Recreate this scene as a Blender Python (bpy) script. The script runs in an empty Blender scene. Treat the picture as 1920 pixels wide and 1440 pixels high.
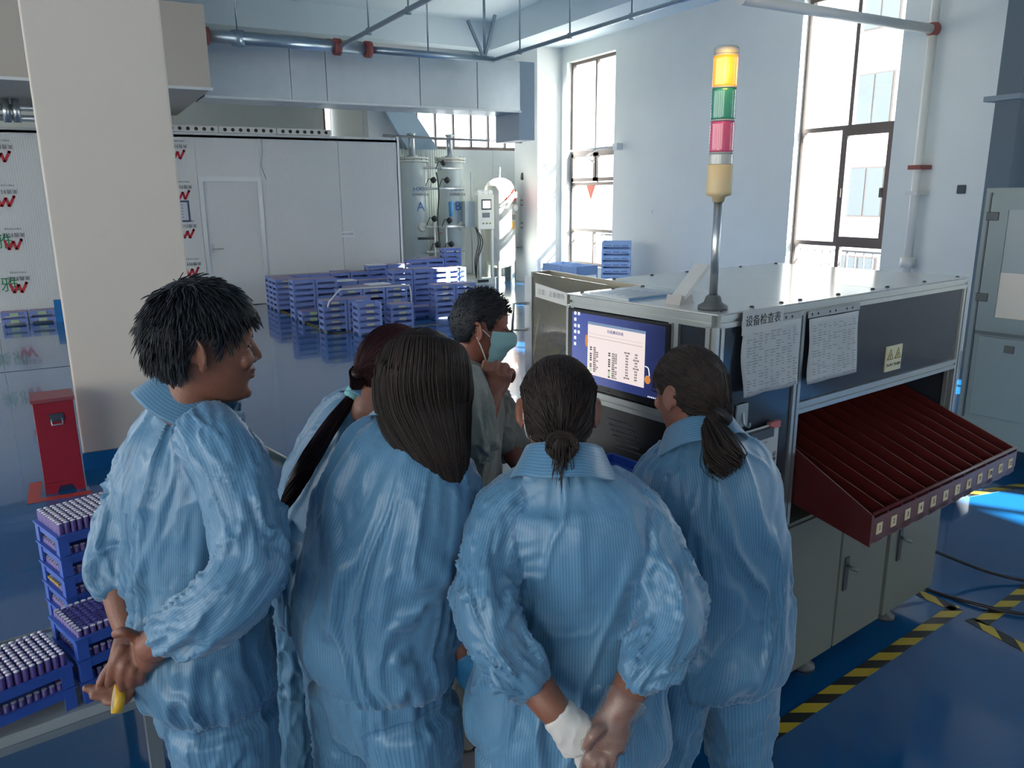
import bpy, bmesh, math, random
import numpy as np
from mathutils import Vector, Matrix

random.seed(7); rng = np.random.default_rng(7)
SC = bpy.context.scene
COL = SC.collection

# ------------------------------------------------------------------ camera
F = 1463.0                        # focal length in pixels of the 1920 wide frame
PH, TH, RO, EYE = math.radians(28.8), math.radians(13.64), math.radians(.43), 1.85
def v(*a): return np.array(a, float)
_fh = v(math.sin(PH), math.cos(PH), 0); _rt = v(math.cos(PH), -math.sin(PH), 0); _zz = v(0, 0, 1)
FW = _fh*math.cos(TH) - _zz*math.sin(TH); _up = _fh*math.sin(TH) + _zz*math.cos(TH)
CR = _rt*math.cos(RO) - _up*math.sin(RO); CU = _up*math.cos(RO) + _rt*math.sin(RO)
CP = v(0, 0, EYE)
def ray(x, y): return FW + CR*((x-960)/F) - CU*((y-720)/F)
def W(x, y, d): return CP + ray(x, y)*d                 # point at a depth
def WZ(x, y, z): r = ray(x, y); return CP + r*((z-EYE)/r[2])   # point on a level
def WX(x, y, X): r = ray(x, y); return CP + r*(X/r[0])
def WY(x, y, Y): r = ray(x, y); return CP + r*(Y/r[1])
cam = bpy.data.cameras.new('camera'); camo = bpy.data.objects.new('camera', cam); COL.objects.link(camo)
cam.sensor_width = 36; cam.lens = F/1920*36; cam.clip_start = .05; cam.clip_end = 300
M = Matrix.Identity(4)
for i in range(3):
    M[i][0] = CR[i]; M[i][1] = CU[i]; M[i][2] = -FW[i]; M[i][3] = CP[i]
camo.matrix_world = M
SC.camera = camo

# ------------------------------------------------------------------ light
wd = bpy.data.worlds.new('daylight'); SC.world = wd; wd.use_nodes = True
bg = wd.node_tree.nodes['Background']
bg.inputs[0].default_value = (1, .98, .925, 1); bg.inputs[1].default_value = 1.0
sun = bpy.data.lights.new('sun', 'SUN'); suno = bpy.data.objects.new('sun', sun); COL.objects.link(suno)
sun.energy = 13; sun.angle = math.radians(.6); sun.color = (1, .9, .78)
suno.rotation_euler = Vector((-.50, .74, -.46)).to_track_quat('-Z', 'Y').to_euler()
SC.view_settings.view_transform = 'Standard'; SC.view_settings.look = 'None'
SC.view_settings.gamma = 1; SC.view_settings.use_curve_mapping = False
SC.view_settings.exposure = 2.9
SC.display_settings.display_device = 'sRGB'
SC.cycles.max_bounces = 10; SC.cycles.diffuse_bounces = 6; SC.cycles.transparent_max_bounces = 16
SC.cycles.sample_clamp_indirect = 6; SC.cycles.caustics_reflective = False; SC.cycles.caustics_refractive = False

# ------------------------------------------------------------------ materials
def lin(h):
    h = h.lstrip('#'); c = [int(h[i:i+2], 16)/255 for i in (0, 2, 4)]
    return tuple((x/12.92 if x <= .04045 else ((x+.055)/1.055)**2.4) for x in c) + (1,)
MATS = {}
def mat(name, col, rough=.5, metal=0, noise=0, nscale=8, bump=0, bscale=60, coat=0, spec=.5, sheen=0, emit=None, estr=0, alpha=None, trans=0):
    if name in MATS: return MATS[name]
    m = bpy.data.materials.new(name); m.use_nodes = True; nt = m.node_tree; b = nt.nodes['Principled BSDF']
    c = lin(col) if isinstance(col, str) else col
    b.inputs['Base Color'].default_value = c; b.inputs['Roughness'].default_value = rough
    b.inputs['Metallic'].default_value = metal; b.inputs['Coat Weight'].default_value = coat
    b.inputs['Specular IOR Level'].default_value = spec; b.inputs['Sheen Weight'].default_value = sheen
    b.inputs['Transmission Weight'].default_value = trans
    if emit: b.inputs['Emission Color'].default_value = lin(emit); b.inputs['Emission Strength'].default_value = estr
    if alpha is not None: b.inputs['Alpha'].default_value = alpha
    tc = nt.nodes.new('ShaderNodeTexCoord')
    if noise:
        n = nt.nodes.new('ShaderNodeTexNoise'); n.inputs['Scale'].default_value = nscale; n.inputs['Detail'].default_value = 6
        nt.links.new(tc.outputs['Object'], n.inputs['Vector'])
        r = nt.nodes.new('ShaderNodeMix'); r.data_type = 'RGBA'
        r.inputs[6].default_value = tuple(x*(1-noise) for x in c[:3])+(1,); r.inputs[7].default_value = tuple(min(1, x*(1+noise)) for x in c[:3])+(1,)
        nt.links.new(n.outputs['Fac'], r.inputs[0]); nt.links.new(r.outputs[2], b.inputs['Base Color'])
    if bump:
        n2 = nt.nodes.new('ShaderNodeTexNoise'); n2.inputs['Scale'].default_value = bscale; n2.inputs['Detail'].default_value = 3
        nt.links.new(tc.outputs['Object'], n2.inputs['Vector'])
        bp = nt.nodes.new('ShaderNodeBump'); bp.inputs['Strength'].default_value = bump; bp.inputs['Distance'].default_value = .01
        nt.links.new(n2.outputs['Fac'], bp.inputs['Height']); nt.links.new(bp.outputs['Normal'], b.inputs['Normal'])
    MATS[name] = m
    return m
def glassmat(name, col, refl=.08, rough=.0, body=0):
    """thin pane: a see-through sheet with a mirror coat; body > 0 makes it milky"""
    if name in MATS: return MATS[name]
    m = bpy.data.materials.new(name); m.use_nodes = True; nt = m.node_tree; nt.nodes.clear()
    o = nt.nodes.new('ShaderNodeOutputMaterial'); t = nt.nodes.new('ShaderNodeBsdfTransparent'); t.inputs[0].default_value = lin(col)
    g = nt.nodes.new('ShaderNodeBsdfGlossy'); g.inputs['Roughness'].default_value = rough
    fr = nt.nodes.new('ShaderNodeLayerWeight')                # facing term, the same from either side of the sheet
    pw = nt.nodes.new('ShaderNodeMath'); pw.operation = 'POWER'; pw.inputs[1].default_value = 4
    ad = nt.nodes.new('ShaderNodeMath'); ad.operation = 'MULTIPLY_ADD'; ad.inputs[1].default_value = .7; ad.inputs[2].default_value = refl/2
    ad.use_clamp = True; nt.links.new(fr.outputs['Facing'], pw.inputs[0])
    mx = nt.nodes.new('ShaderNodeMixShader')
    nt.links.new(pw.outputs[0], ad.inputs[0]); nt.links.new(ad.outputs[0], mx.inputs[0]); nt.links.new(t.outputs[0], mx.inputs[1]) if not body else None; nt.links.new(g.outputs[0], mx.inputs[2])
    if body:
        df = nt.nodes.new('ShaderNodeBsdfDiffuse'); df.inputs[0].default_value = lin(col); m2 = nt.nodes.new('ShaderNodeMixShader'); m2.inputs[0].default_value = body
        nt.links.new(t.outputs[0], m2.inputs[1]); nt.links.new(df.outputs[0], m2.inputs[2]); nt.links.new(m2.outputs[0], mx.inputs[1])
    nt.links.new(mx.outputs[0], o.inputs[0]); MATS[name] = m
    return m

# ------------------------------------------------------------------ mesh helpers
def tag(o, label=None, cat=None, group=None, kind=None):
    if label: o['label'] = label
    if cat: o['category'] = cat
    if group: o['group'] = group
    if kind: o['kind'] = kind
    return o
def thing(name, label, cat, loc=(0, 0, 0), rz=0, group=None):
    o = bpy.data.objects.new(name, None); COL.objects.link(o); o.empty_display_size = .1
    o.location = tuple(float(x) for x in loc); o.rotation_euler = (0, 0, rz)
    return tag(o, label, cat, group)
def adopt(o, parent):
    """parent keeps world coordinates of o"""
    o.parent = parent
    mw = Matrix.Translation(parent.location) @ Matrix.Rotation(parent.rotation_euler[2], 4, 'Z') if parent.parent is None else parent.matrix_parent_inverse.inverted()
    o.matrix_parent_inverse = mw.inverted() if parent.parent is None else Matrix.Identity(4)
class MB:
    def __init__(s): s.v = []; s.f = []; s.mi = []; s.sm = []; s.cur = 0
    def add(s, vs, fs, smooth=False):
        n = len(s.v); s.v += [tuple(float(q) for q in p) for p in vs]
        for f in fs: s.f.append(tuple(i+n for i in f)); s.mi.append(s.cur); s.sm.append(smooth)
        return s
    def box(s, a, b, M=None):
        x0, y0, z0 = a; x1, y1, z1 = b
        if x0 > x1: x0, x1 = x1, x0
        if y0 > y1: y0, y1 = y1, y0
        if z0 > z1: z0, z1 = z1, z0
        vs = [(x0,y0,z0),(x1,y0,z0),(x1,y1,z0),(x0,y1,z0),(x0,y0,z1),(x1,y0,z1),(x1,y1,z1),(x0,y1,z1)]
        if M is not None: vs = [tuple(M @ Vector(p)) for p in vs]
        return s.add(vs, [(0,3,2,1),(4,5,6,7),(0,1,5,4),(1,2,6,5),(2,3,7,6),(3,0,4,7)])
    def bar(s, p, q, w, h, up=(0, 0, 1)):
        p, q = Vector(p), Vector(q); d = (q-p).normalized(); u = Vector(up)
        sx = d.cross(u)
        if sx.length < 1e-4: sx = d.cross(Vector((1, 0, 0)))
        sx.normalize(); uu = sx.cross(d)
        vs = []
        for c in (p, q):
            for a, b in ((-1,-1),(1,-1),(1,1),(-1,1)): vs.append(c + sx*a*w/2 + uu*b*h/2)
        return s.add(vs, [(3,2,1,0),(4,5,6,7),(0,1,5,4),(1,2,6,5),(2,3,7,6),(3,0,4,7)])
    def prism(s, pts, d):
        """polygon pts (3d) pushed by vector d"""
        n = len(pts); d = Vector(d); vs = [Vector(p) for p in pts] + [Vector(p)+d for p in pts]
        fs = [tuple(range(n))[::-1], tuple(range(n, 2*n))] + [(i, (i+1) % n, n+(i+1) % n, n+i) for i in range(n)]
        return s.add(vs, fs)
    def tube(s, pts, r, n=10, cap=True, smooth=True):
        pts = [Vector(p) for p in pts]; m = len(pts); rr = r if hasattr(r, '__len__') else [r]*m
        vs = []; prev = None
        for i, p in enumerate(pts):
            t = (pts[min(i+1, m-1)] - pts[max(i-1, 0)])
            t.normalize()
            if prev is None:
                a = t.cross(Vector((0, 0, 1)))
                if a.length < 1e-3: a = t.cross(Vector((1, 0, 0)))
                a.normalize()
            else:
                a = prev - t*prev.dot(t)
                if a.length < 1e-5: a = t.orthogonal()
                a.normalize()
            prev = a; b = t.cross(a)
            for k in range(n):
                an = 2*math.pi*k/n; vs.append(p + (a*math.cos(an)+b*math.sin(an))*rr[i])
        fs = [(i*n+k, i*n+(k+1) % n, (i+1)*n+(k+1) % n, (i+1)*n+k) for i in range(m-1) for k in range(n)]
        s.add(vs, fs, smooth)
        if cap:
            k0 = len(s.v)-len(vs); s.f.append(tuple(k0+k for k in range(n))[::-1]); s.f.append(tuple(k0+(m-1)*n+k for k in range(n))); s.mi += [s.cur]*2; s.sm += [False]*2
        return s
    def cyl(s, p, q, r, n=16): return s.tube([p, q], r, n)
    def lathe(s, c, prof, n=24, axis=(0, 0, 1), smooth=True):
        """prof: list of (radius, height) along axis from c"""
        ax = Vector(axis).normalized(); a = ax.orthogonal().normalized(); b = ax.cross(a); c = Vector(c); vs = []
        for r, h in prof:
            for k in range(n):
                an = 2*math.pi*k/n; vs.append(c + ax*h + (a*math.cos(an)+b*math.sin(an))*r)
        m = len(prof)
        fs = [(i*n+k, i*n+(k+1) % n, (i+1)*n+(k+1) % n, (i+1)*n+k) for i in range(m-1) for k in range(n)]
        s.add(vs, fs, smooth); k0 = len(s.v)-len(vs)
        s.f.append(tuple(k0+k for k in range(n))[::-1]); s.f.append(tuple(k0+(m-1)*n+k for k in range(n))); s.mi += [s.cur]*2; s.sm += [False]*2
        return s
    def ell(s, c, r, n=16, m=10, M=None):
        vs = []
        for i in range(m+1):
            ph = math.pi*i/m
            for k in range(n):
                an = 2*math.pi*k/n; p = Vector((math.sin(ph)*math.cos(an)*r[0], math.sin(ph)*math.sin(an)*r[1], math.cos(ph)*r[2]))
                if M is not None: p = M @ p
                vs.append(Vector(c)+p)
        fs = [(i*n+k, (i+1)*n+k, (i+1)*n+(k+1) % n, i*n+(k+1) % n) for i in range(m) for k in range(n)]
        return s.add(vs, fs, True)
    def mesh(s, name, mats):
        me = bpy.data.meshes.new(name); me.from_pydata(s.v, [], s.f)
        for m in (mats if isinstance(mats, (list, tuple)) else [mats]): me.materials.append(m)
        me.polygons.foreach_set('material_index', s.mi); me.polygons.foreach_set('use_smooth', s.sm); me.update()
        return me
    def build(s, name, mats, parent=None, local=False, bevel=0):
        me = s.mesh(name, mats); o = bpy.data.objects.new(name, me); COL.objects.link(o)
        if parent is not None:
            if local: o.parent = parent
            else: adopt(o, parent)
        if bevel:
            md = o.modifiers.new('edge', 'BEVEL'); md.width = bevel; md.segments = 2; md.limit_method = 'ANGLE'
        return o
def struct(name, mb, m, parent=None, label=None, **k):
    o = mb.build(name, m, parent, **k)
    if parent is None:
        o['kind'] = 'structure'
        if label: o['label'] = label
    return o
def link_copy(o, parent, loc=None, rz=None):
    c = o.copy(); COL.objects.link(c); c.parent = parent
    if loc is not None: c.location = tuple(float(x) for x in loc)
    if rz is not None: c.rotation_euler = (0, 0, rz)
    return c
def copy_tree(o, parent=None, kids=None):
    c = o.copy(); COL.objects.link(c); c.parent = parent
    for ch in list(KIDS(o)): copy_tree(ch, c)
    return c
def KIDS(o): return [x for x in COL.objects if x.parent == o]
def text(name, body, size, origin, xdir, ydir, m, parent=None, align='CENTER', ext=.0004, local=False, wide=1.0):
    cu = bpy.data.curves.new('lettering', 'FONT'); cu.body = body; cu.size = size; cu.align_x = align; cu.align_y = 'CENTER'; cu.extrude = ext; cu.resolution_u = 2
    ob = bpy.data.objects.new('lettering', cu); COL.objects.link(ob)
    dg = bpy.context.evaluated_depsgraph_get(); me = bpy.data.meshes.new_from_object(ob.evaluated_get(dg))
    bpy.data.objects.remove(ob)
    x, y = Vector(xdir).normalized(), Vector(ydir).normalized(); z = x.cross(y)
    T = Matrix.Identity(4)
    for i in range(3): T[i][0] = x[i]*wide; T[i][1] = y[i]; T[i][2] = z[i]; T[i][3] = float(origin[i])
    me.transform(T); me.materials.clear(); me.materials.append(m)
    o = bpy.data.objects.new(name, me); COL.objects.link(o)
    if parent is not None:
        if local: o.parent = parent
        else: adopt(o, parent)
    return o
def bez(p, n=12):
    """smooth curve through points"""
    p = [np.array(q, float) for q in p]; out = []
    for i in range(len(p)-1):
        p0 = p[max(i-1, 0)]; p1 = p[i]; p2 = p[i+1]; p3 = p[min(i+2, len(p)-1)]
        for k in range(n):
            t = k/n; out.append(.5*((2*p1)+(p2-p0)*t+(2*p0-5*p1+4*p2-p3)*t*t+(3*p1-p0-3*p2+p3)*t**3))
    out.append(p[-1]); return out
# ================================================================== the room
WX0 = 9.1                                   # window wall
CEIL = 5.25
paint = mat('wall_paint', '#d8dcd9', .55, noise=.04, nscale=3, bump=.05, bscale=30)
white_paint = mat('white_paint', '#d9dcdc', .6, noise=.03, nscale=2)
colpaint = mat('column_paint', '#d6cbbe', .5, noise=.03, nscale=1.5, bump=.04, bscale=20)
ceilp = mat('ceiling_paint', '#cfdde4', .7, noise=.03, nscale=2)
band = mat('blue_band', '#1c6fb0', .3)
# floor: glossy blue epoxy
def floor_mat():
    m = bpy.data.materials.new('blue_epoxy'); m.use_nodes = True; nt = m.node_tree; b = nt.nodes['Principled BSDF']
    tc = nt.nodes.new('ShaderNodeTexCoord')
    n = nt.nodes.new('ShaderNodeTexNoise'); n.inputs['Scale'].default_value = .7; n.inputs['Detail'].default_value = 8
    rp = nt.nodes.new('ShaderNodeValToRGB'); rp.color_ramp.elements[0].color = lin('#0b4779'); rp.color_ramp.elements[1].color = lin('#0f568b')
    rp.color_ramp.elements[0].position = .3; rp.color_ramp.elements[1].position = .7
    nt.links.new(tc.outputs['Object'], n.inputs['Vector']); nt.links.new(n.outputs['Fac'], rp.inputs[0]); nt.links.new(rp.outputs[0], b.inputs['Base Color'])
    b.inputs['Roughness'].default_value = .16; b.inputs['Coat Weight'].default_value = .7; b.inputs['Coat Roughness'].default_value = .04
    n2 = nt.nodes.new('ShaderNodeTexNoise'); n2.inputs['Scale'].default_value = 2.2; n2.inputs['Detail'].default_value = 2
    bp = nt.nodes.new('ShaderNodeBump'); bp.inputs['Strength'].default_value = .03; bp.inputs['Distance'].default_value = .05
    nt.links.new(tc.outputs['Object'], n2.inputs['Vector']); nt.links.new(n2.outputs['Fac'], bp.inputs['Height'])
    nt.links.new(bp.outputs['Normal'], b.inputs['Normal']); nt.links.new(bp.outputs['Normal'], b.inputs['Coat Normal'])
    return m
epoxy = floor_mat()
struct('floor', MB().box((-11, -7, -.1), (WX0+.3, 16.2, 0)).box((-11, 16.2, -.1), (5.6, 18.6, 0)), epoxy, label='glossy blue epoxy factory floor')
struct('ceiling', MB().box((-11, -7, CEIL), (WX0+.3, 16.2, CEIL+.2)).box((-11, 16.2, CEIL), (5.6, 18.6, CEIL+.2)), ceilp, label='pale painted ceiling slab')
wins = [(12.5, 14.15), (6.63, 8.19), (0.8, 2.4), (-5.2, -3.6)]
ZB, ZT = .42, 4.42
mb = MB()
ys = [16.2]
for a, b in wins: ys += [b, a]
ys.append(-7)
for i in range(0, len(ys), 2): mb.box((WX0, ys[i+1], 0), (WX0+.28, ys[i], CEIL))
for a, b in wins: mb.box((WX0, a, 0), (WX0+.28, b, ZB)); mb.box((WX0, a, ZT), (WX0+.28, b, CEIL))
struct('wall_right', mb, paint, label='pale blue window wall')
# unseen walls behind the camera and left; window openings added to let in daylight
mb = MB(); wl = [(-5.5, -2.6), (-.8, 2.1), (3.6, 6.5), (8, 10.9), (12, 14.5), (15, 17.8)]; yy = -7
for a, b in wl:
    mb.box((-11.2, yy, 0), (-11, a, CEIL)); mb.box((-11.2, a, 0), (-11, b, 1.6)); mb.box((-11.2, a, 5.0), (-11, b, CEIL)); yy = b
mb.box((-11.2, yy, 0), (-11, 18.6, CEIL)); struct('wall_left', mb, paint)
mb = MB(); xx = -11
for a, b in [(-10, -5.5)]:
    mb.box((xx, -7.2, 0), (a, -7, CEIL)); mb.box((a, -7.2, 0), (b, -7, 2.4)); mb.box((a, -7.2, 5.0), (b, -7, CEIL)); xx = b
mb.box((xx, -7.2, 0), (WX0+.3, -7, CEIL)); struct('wall_back', mb, paint)
fx0, fx1 = WY(606, 222, 18.4)[0], WY(640, 222, 18.4)[0]
struct('wall_far', MB().box((-11, 18.4, 0), (fx0, 18.6, CEIL)).box((fx1, 18.4, 0), (5.6, 18.6, CEIL)).box((fx0, 18.4, 0), (fx1, 18.6, 2.9)).box((fx0, 18.4, 4.75), (fx1, 18.6, CEIL)), paint)
struct('wall_inner', MB().box((5.45, 16.2, 0), (5.6, 18.4, CEIL)), paint)
# corner pillar, big foreground column, beams
mb = MB().box((8.52, 14.35, 0), (9.1, 15.3, CEIL)); struct('column_corner', mb, white_paint, label='white corner pillar by the window wall')
cb = MB().box((-.13, 5.96, .12), (.67, 6.76, CEIL)); struct('column_1', cb, colpaint, label='square beige concrete column', bevel=.012)
struct('trim_1', MB().box((-.135, 5.955, 0), (.675, 6.765, .12)), band, label='blue painted band round the column foot')
mb = MB().box((8.5, 4.0, 0), (9.1, 4.9, CEIL)); struct('column_right', mb, paint, label='pale blue pilaster of the window wall')
for i, (a, b) in enumerate([((7.9, -7, 4.72), (9.1, 16, CEIL)), ((-11, 15.2, 4.75), (9.1, 15.6, CEIL)), ((-11, 9.2, 4.75), (9.1, 9.5, CEIL)),
                            ((-11, 5.9, 4.55), (9.1, 6.5, CEIL)), ((5.35, -7, 4.7), (5.75, 11.2, CEIL)), ((-.1, -7, 4.5), (.5, 18.4, CEIL)), ((-11, 1.5, 4.7), (9.1, 2, CEIL))]):
    struct('beam_%d' % (i+1), MB().box(a, b), ceilp, label=None)
# ------------------------------------------------------------------ windows
frame_m = mat('window_frame', '#6d625e', .4, metal=.3)
pane_m = glassmat('window_glass', '#f4faff', .1)
rail_m = mat('steel_rail', '#8d8f92', .35, metal=.8)
def window(n, y0, y1, tiers, splits, label):
    """tiers: z levels; splits: mullion positions (0..1) per tier"""
    t = .06; X = WX0+.12
    fr = MB()
    fr.box((X, y0, ZB), (X+.08, y0+t, ZT)); fr.box((X, y1-t, ZB), (X+.08, y1, ZT))
    for z in tiers: fr.box((X, y0+t, z-t/2), (X+.08, y1-t, z+t/2))
    o = fr.build('window_%d' % n, frame_m); tag(o, label, kind='structure')
    for k in range(len(tiers)-1):
        za, zb = tiers[k]+t/2, tiers[k+1]-t/2
        cuts = [0]+splits[k]+[1]; ww = (y1-y0-2*t)
        for s in splits[k]:
            MB().box((X+.01, y0+t+ww*s-.03, za), (X+.07, y0+t+ww*s+.03, zb)).build('mullion', frame_m, o, local=True)
        for a, b in zip(cuts[:-1], cuts[1:]):
            MB().box((X+.035, y0+t+ww*a, za), (X+.041, y0+t+ww*b, zb)).build('pane', pane_m, o, local=True)
    return o
T1 = [ZB+.03, 1.13, 2.05, 2.68, ZT-.03]; T2 = [ZB+.03, 1.15, 2.69, ZT-.03]
w1 = window(1, *wins[0], T1, [[.5], [], [.42], [.48]], 'tall narrow window beside the corner pillar')
w2 = window(2, *wins[1], T2, [[.5], [.52], [.48]], 'tall wide bright window behind the machine')
for i in (2, 3): window(i+3, *wins[i], T2, [[.5], [.52], [.48]], 'tall window further along the window wall')
# sliding sash of window 2 (thick frame on the near half)
a, b = wins[1]; X = WX0+.09
sa = MB(); 
for p, q in (((X, a+.06, 1.18), (X+.05, a+.13, 2.66)), ((X, a+.74, 1.18), (X+.05, a+.83, 2.66)), ((X, a+.13, 1.18), (X+.05, a+.74, 1.26)), ((X, a+.13, 2.58), (X+.05, a+.74, 2.66))): sa.box(p, q)
sa.build('sash', frame_m, w2, local=True)
for y in (a+.15, a+.78): MB().box((X-.02, y-.02, 1.78), (X, y+.02, 1.9)).build('latch', frame_m, w2, local=True)
a, b = wins[0]
for ya, yb in ((a+.06, a+.7), (a+.74, b-.06)):
    s = MB()
    for p, q in (((X, ya, 2.1), (X+.05, ya+.07, 2.65)), ((X, yb-.07, 2.1), (X+.05, yb, 2.65)), ((X, ya, 2.1), (X+.05, yb, 2.17)), ((X, ya, 2.58), (X+.05, yb, 2.65))): s.box(p, q)
    s.build('sash', frame_m, w1, local=True)
# red triangle sticker on window 1
p = WX(1108, 360, WX0+.11)
tri = MB().prism([(WX0+.11, p[1]+.16, p[2]+.13), (WX0+.11, p[1]-.16, p[2]+.13), (WX0+.11, p[1], p[2]-.16)], (-.003, 0, 0)).build('triangle_sticker', mat('red_sticker', '#d2502f', .5))
tag(tri, 'red downward triangle sticker on the tall narrow window pane', 'sticker')
# guard rails outside the lower panes
for k, (a, b) in enumerate(wins[:2]):
    t = thing('guard_rail', ['thin steel guard rail at the foot of the narrow window', 'thin steel guard rail at the foot of the wide window'][k], 'railing', (WX0+.34, (a+b)/2, ZB))
    for z in (1.05, .55): MB().tube([(WX0+.34, a-.1, z), (WX0+.34, b+.1, z)], .02, 8).build('rail', rail_m, t)
    n = 13
    for i in range(n): y = a-.05+(b-a+.1)*i/(n-1); MB().tube([(WX0+.34, y, .42), (WX0+.34, y, 1.05)], .01 if i % 6 else .022, 6).build('baluster', rail_m, t)
# strip window at the far end, above the panels
FY = 16.0
mb = MB().box((5.5, FY, 3.95), (9.1, FY+.2, CEIL)).box((5.5, FY, 0), (6.55, FY+.2, 3.95)); struct('wall_strip', mb, white_paint, label='white wall above the strip window')
fr = MB().box((6.55, FY, 2.8), (9.1, FY+.08, 2.87)).box((6.55, FY, 3.88), (9.1, FY+.08, 3.95)).box((6.55, FY, 3.0), (9.1, FY+.06, 3.04))
w3 = fr.build('window_3', frame_m); tag(w3, 'long strip window above the white panels behind the tanks', kind='structure')
for i in range(7):
    x = 6.55+.42*i; MB().box((x, FY, 2.87), (x+.04, FY+.08, 3.88)).build('mullion', frame_m, w3)
    if i < 6: MB().box((x+.04, FY+.03, 2.87), (x+.42, FY+.036, 3.88)).build('pane', pane_m, w3)
# sloping stair slab in front of the strip window
p = [WY(715, 196, 15.7), WY(767, 196, 15.7), WY(822, 280, 15.7), WY(765, 280, 15.7)]
st = MB().prism([tuple(q) for q in p], (0, .15, 0)).build('stair_slab', mat('slab_grey', '#9fb4c4', .6)); tag(st, 'sloping grey slab crossing in front of the strip window', kind='structure')
# small far window up at the left
fw = MB()
for x in (fx0, (fx0+fx1)/2-.03, fx1-.06): fw.box((x, 18.44, 2.9), (x+.06, 18.5, 4.75))
for z_ in (2.9, 3.9, 4.69): fw.box((fx0, 18.44, z_), (fx1, 18.5, z_+.06))
fw = fw.build('window_4', frame_m); tag(fw, 'small bright window high in the far hall', kind='structure')
MB().box((fx0, 18.465, 2.9), (fx1, 18.471, 4.75)).build('pane', pane_m, fw)
# ------------------------------------------------------------------ outside
facade = mat('pale_facade', '#e9e6df', .8, noise=.05, nscale=.5)
dark_glass = mat('facade_glass', '#5d6469', .2)
def building(x, y0, y1, h, label, name='office_block'):
    t = thing(name, label, 'building', (x, (y0+y1)/2, -4))
    MB().box((x, y0, -4), (x+9, y1, h)).build('wall', facade, t)
    y = y0+1.2; 
    while y < y1-2:
        z = -2.5
        while z < h-2.2:
            w = MB().box((x-.05, y, z), (x+.02, y+1.6, z+1.9)).build('window', frame_m, t)
            for k in (0, 1): MB().box((x-.08, y+.06+k*.78, z+.06), (x-.05, y+.76+k*.78, z+1.84)).build('pane', dark_glass, w)
            z += 3.4
        y += 4.2
    MB().box((x-.3, y0-.2, h), (x+9, y1+.2, h+.5)).build('parapet', facade, t)
building(27, 6, 34, 17, 'pale office block seen through the windows')
struct('ground', MB().box((WX0+.5, -40, -4.2), (60, 60, -4)), mat('outside_paving', '#b9b6ae', .9), label='pale paving outside the building')

ja, jb = WZ(-20, 702, 0), WZ(140, 685, 0)
fj = MB().bar((ja[0]-2, ja[1]-.0, .0006), (jb[0]+1.2, jb[1], .0006), .03, .001).build('trim_2', mat('joint_dark', '#2c4258', .5)); tag(fj, 'dark joint line in the floor left of the column', kind='structure')
# ================================================================== partition rooms of sandwich panels
def panel_mat(name, c, fr=70, s=.25, rough=.35):
    m = mat(name, c, rough, noise=.03, nscale=1.5); nt = m.node_tree; b = nt.nodes['Principled BSDF']
    tc = nt.nodes['Texture Coordinate']; w = nt.nodes.new('ShaderNodeTexWave'); w.bands_direction = 'X'; w.inputs['Scale'].default_value = fr/(2*math.pi)*.5
    nt.links.new(tc.outputs['Object'], w.inputs['Vector'])
    bp = nt.nodes.new('ShaderNodeBump'); bp.inputs['Strength'].default_value = s; bp.inputs['Distance'].default_value = .01
    nt.links.new(w.outputs['Fac'], bp.inputs['Height']); nt.links.new(bp.outputs['Normal'], b.inputs['Normal'])
    return m
pan = panel_mat('sandwich_panel', '#c9cccb', 120, .12)
pan2 = panel_mat('ribbed_panel', '#cfd2d2', 60, .6)
alu = mat('aluminium', '#b7bcbf', .3, metal=.85)
alu_light = mat('aluminium_trim', '#d3d6d6', .35, metal=.5)
PY = 14.2
xs = [-10.5, -8.8, -7.1, -5.6, -4.1, -2.6, -1.2, -.2, .78, 1.9, 2.92, 4.3, 5.42]
room = thing('panel_room', 'low white sandwich panel room along the far side', 'partition', (2, PY, 0)); room['kind'] = 'structure'; del room['category']
for i in range(len(xs)-1):
    if abs(xs[i]-1.9) < .01:      # round the door
        MB().box((1.9, PY, 2.17), (2.92, PY+.06, 2.88)).build('panel', pan, room)
        continue
    ribs = pan2 if xs[i] == -.2 else pan
    MB().box((xs[i]+.003, PY, 0), (xs[i+1]-.003, PY+.06, 2.88)).build('panel', ribs, room)
MB().box((5.40, PY, 0), (5.46, PY+.06, 2.9)).build('corner_post', mat('white_post', '#e6e8e6', .4), room)
MB().box((5.36, PY+.06, 0), (5.42, 18.3, 2.88)).build('side_panel', pan, room)
MB().box((-10.5, PY, 2.80), (5.42, 18.3, 2.84)).build('roof_panel', pan, room)
# ribs on the corrugated sheet left of the column
for i in range(9): MB().tube([(-.15+.1*i, PY-.005, .02), (-.15+.1*i, PY-.005, 2.86)], .018, 6).build('rib', pan2, room)
# perforated profile on top
pr = thing('perforated_rail', 'white perforated cable channel lying on top of the panel room', 'cable tray', (2.7, PY, 2.88))
hole_m = mat('hole_dark', '#2c3135', .8); cream = mat('cream_steel', '#d8d6cf', .5)
for k in range(3):
    x0 = 1.35+k*.95
    q = MB().box((x0, PY-.01, 2.885), (x0+.94, PY+.11, 2.985)).build('channel', cream, pr)
    for j in range(7): MB().cyl((x0+.1+j*.125, PY-.013, 2.935), (x0+.1+j*.125, PY-.009, 2.935), .03, 12).build('hole', hole_m, q)
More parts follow.
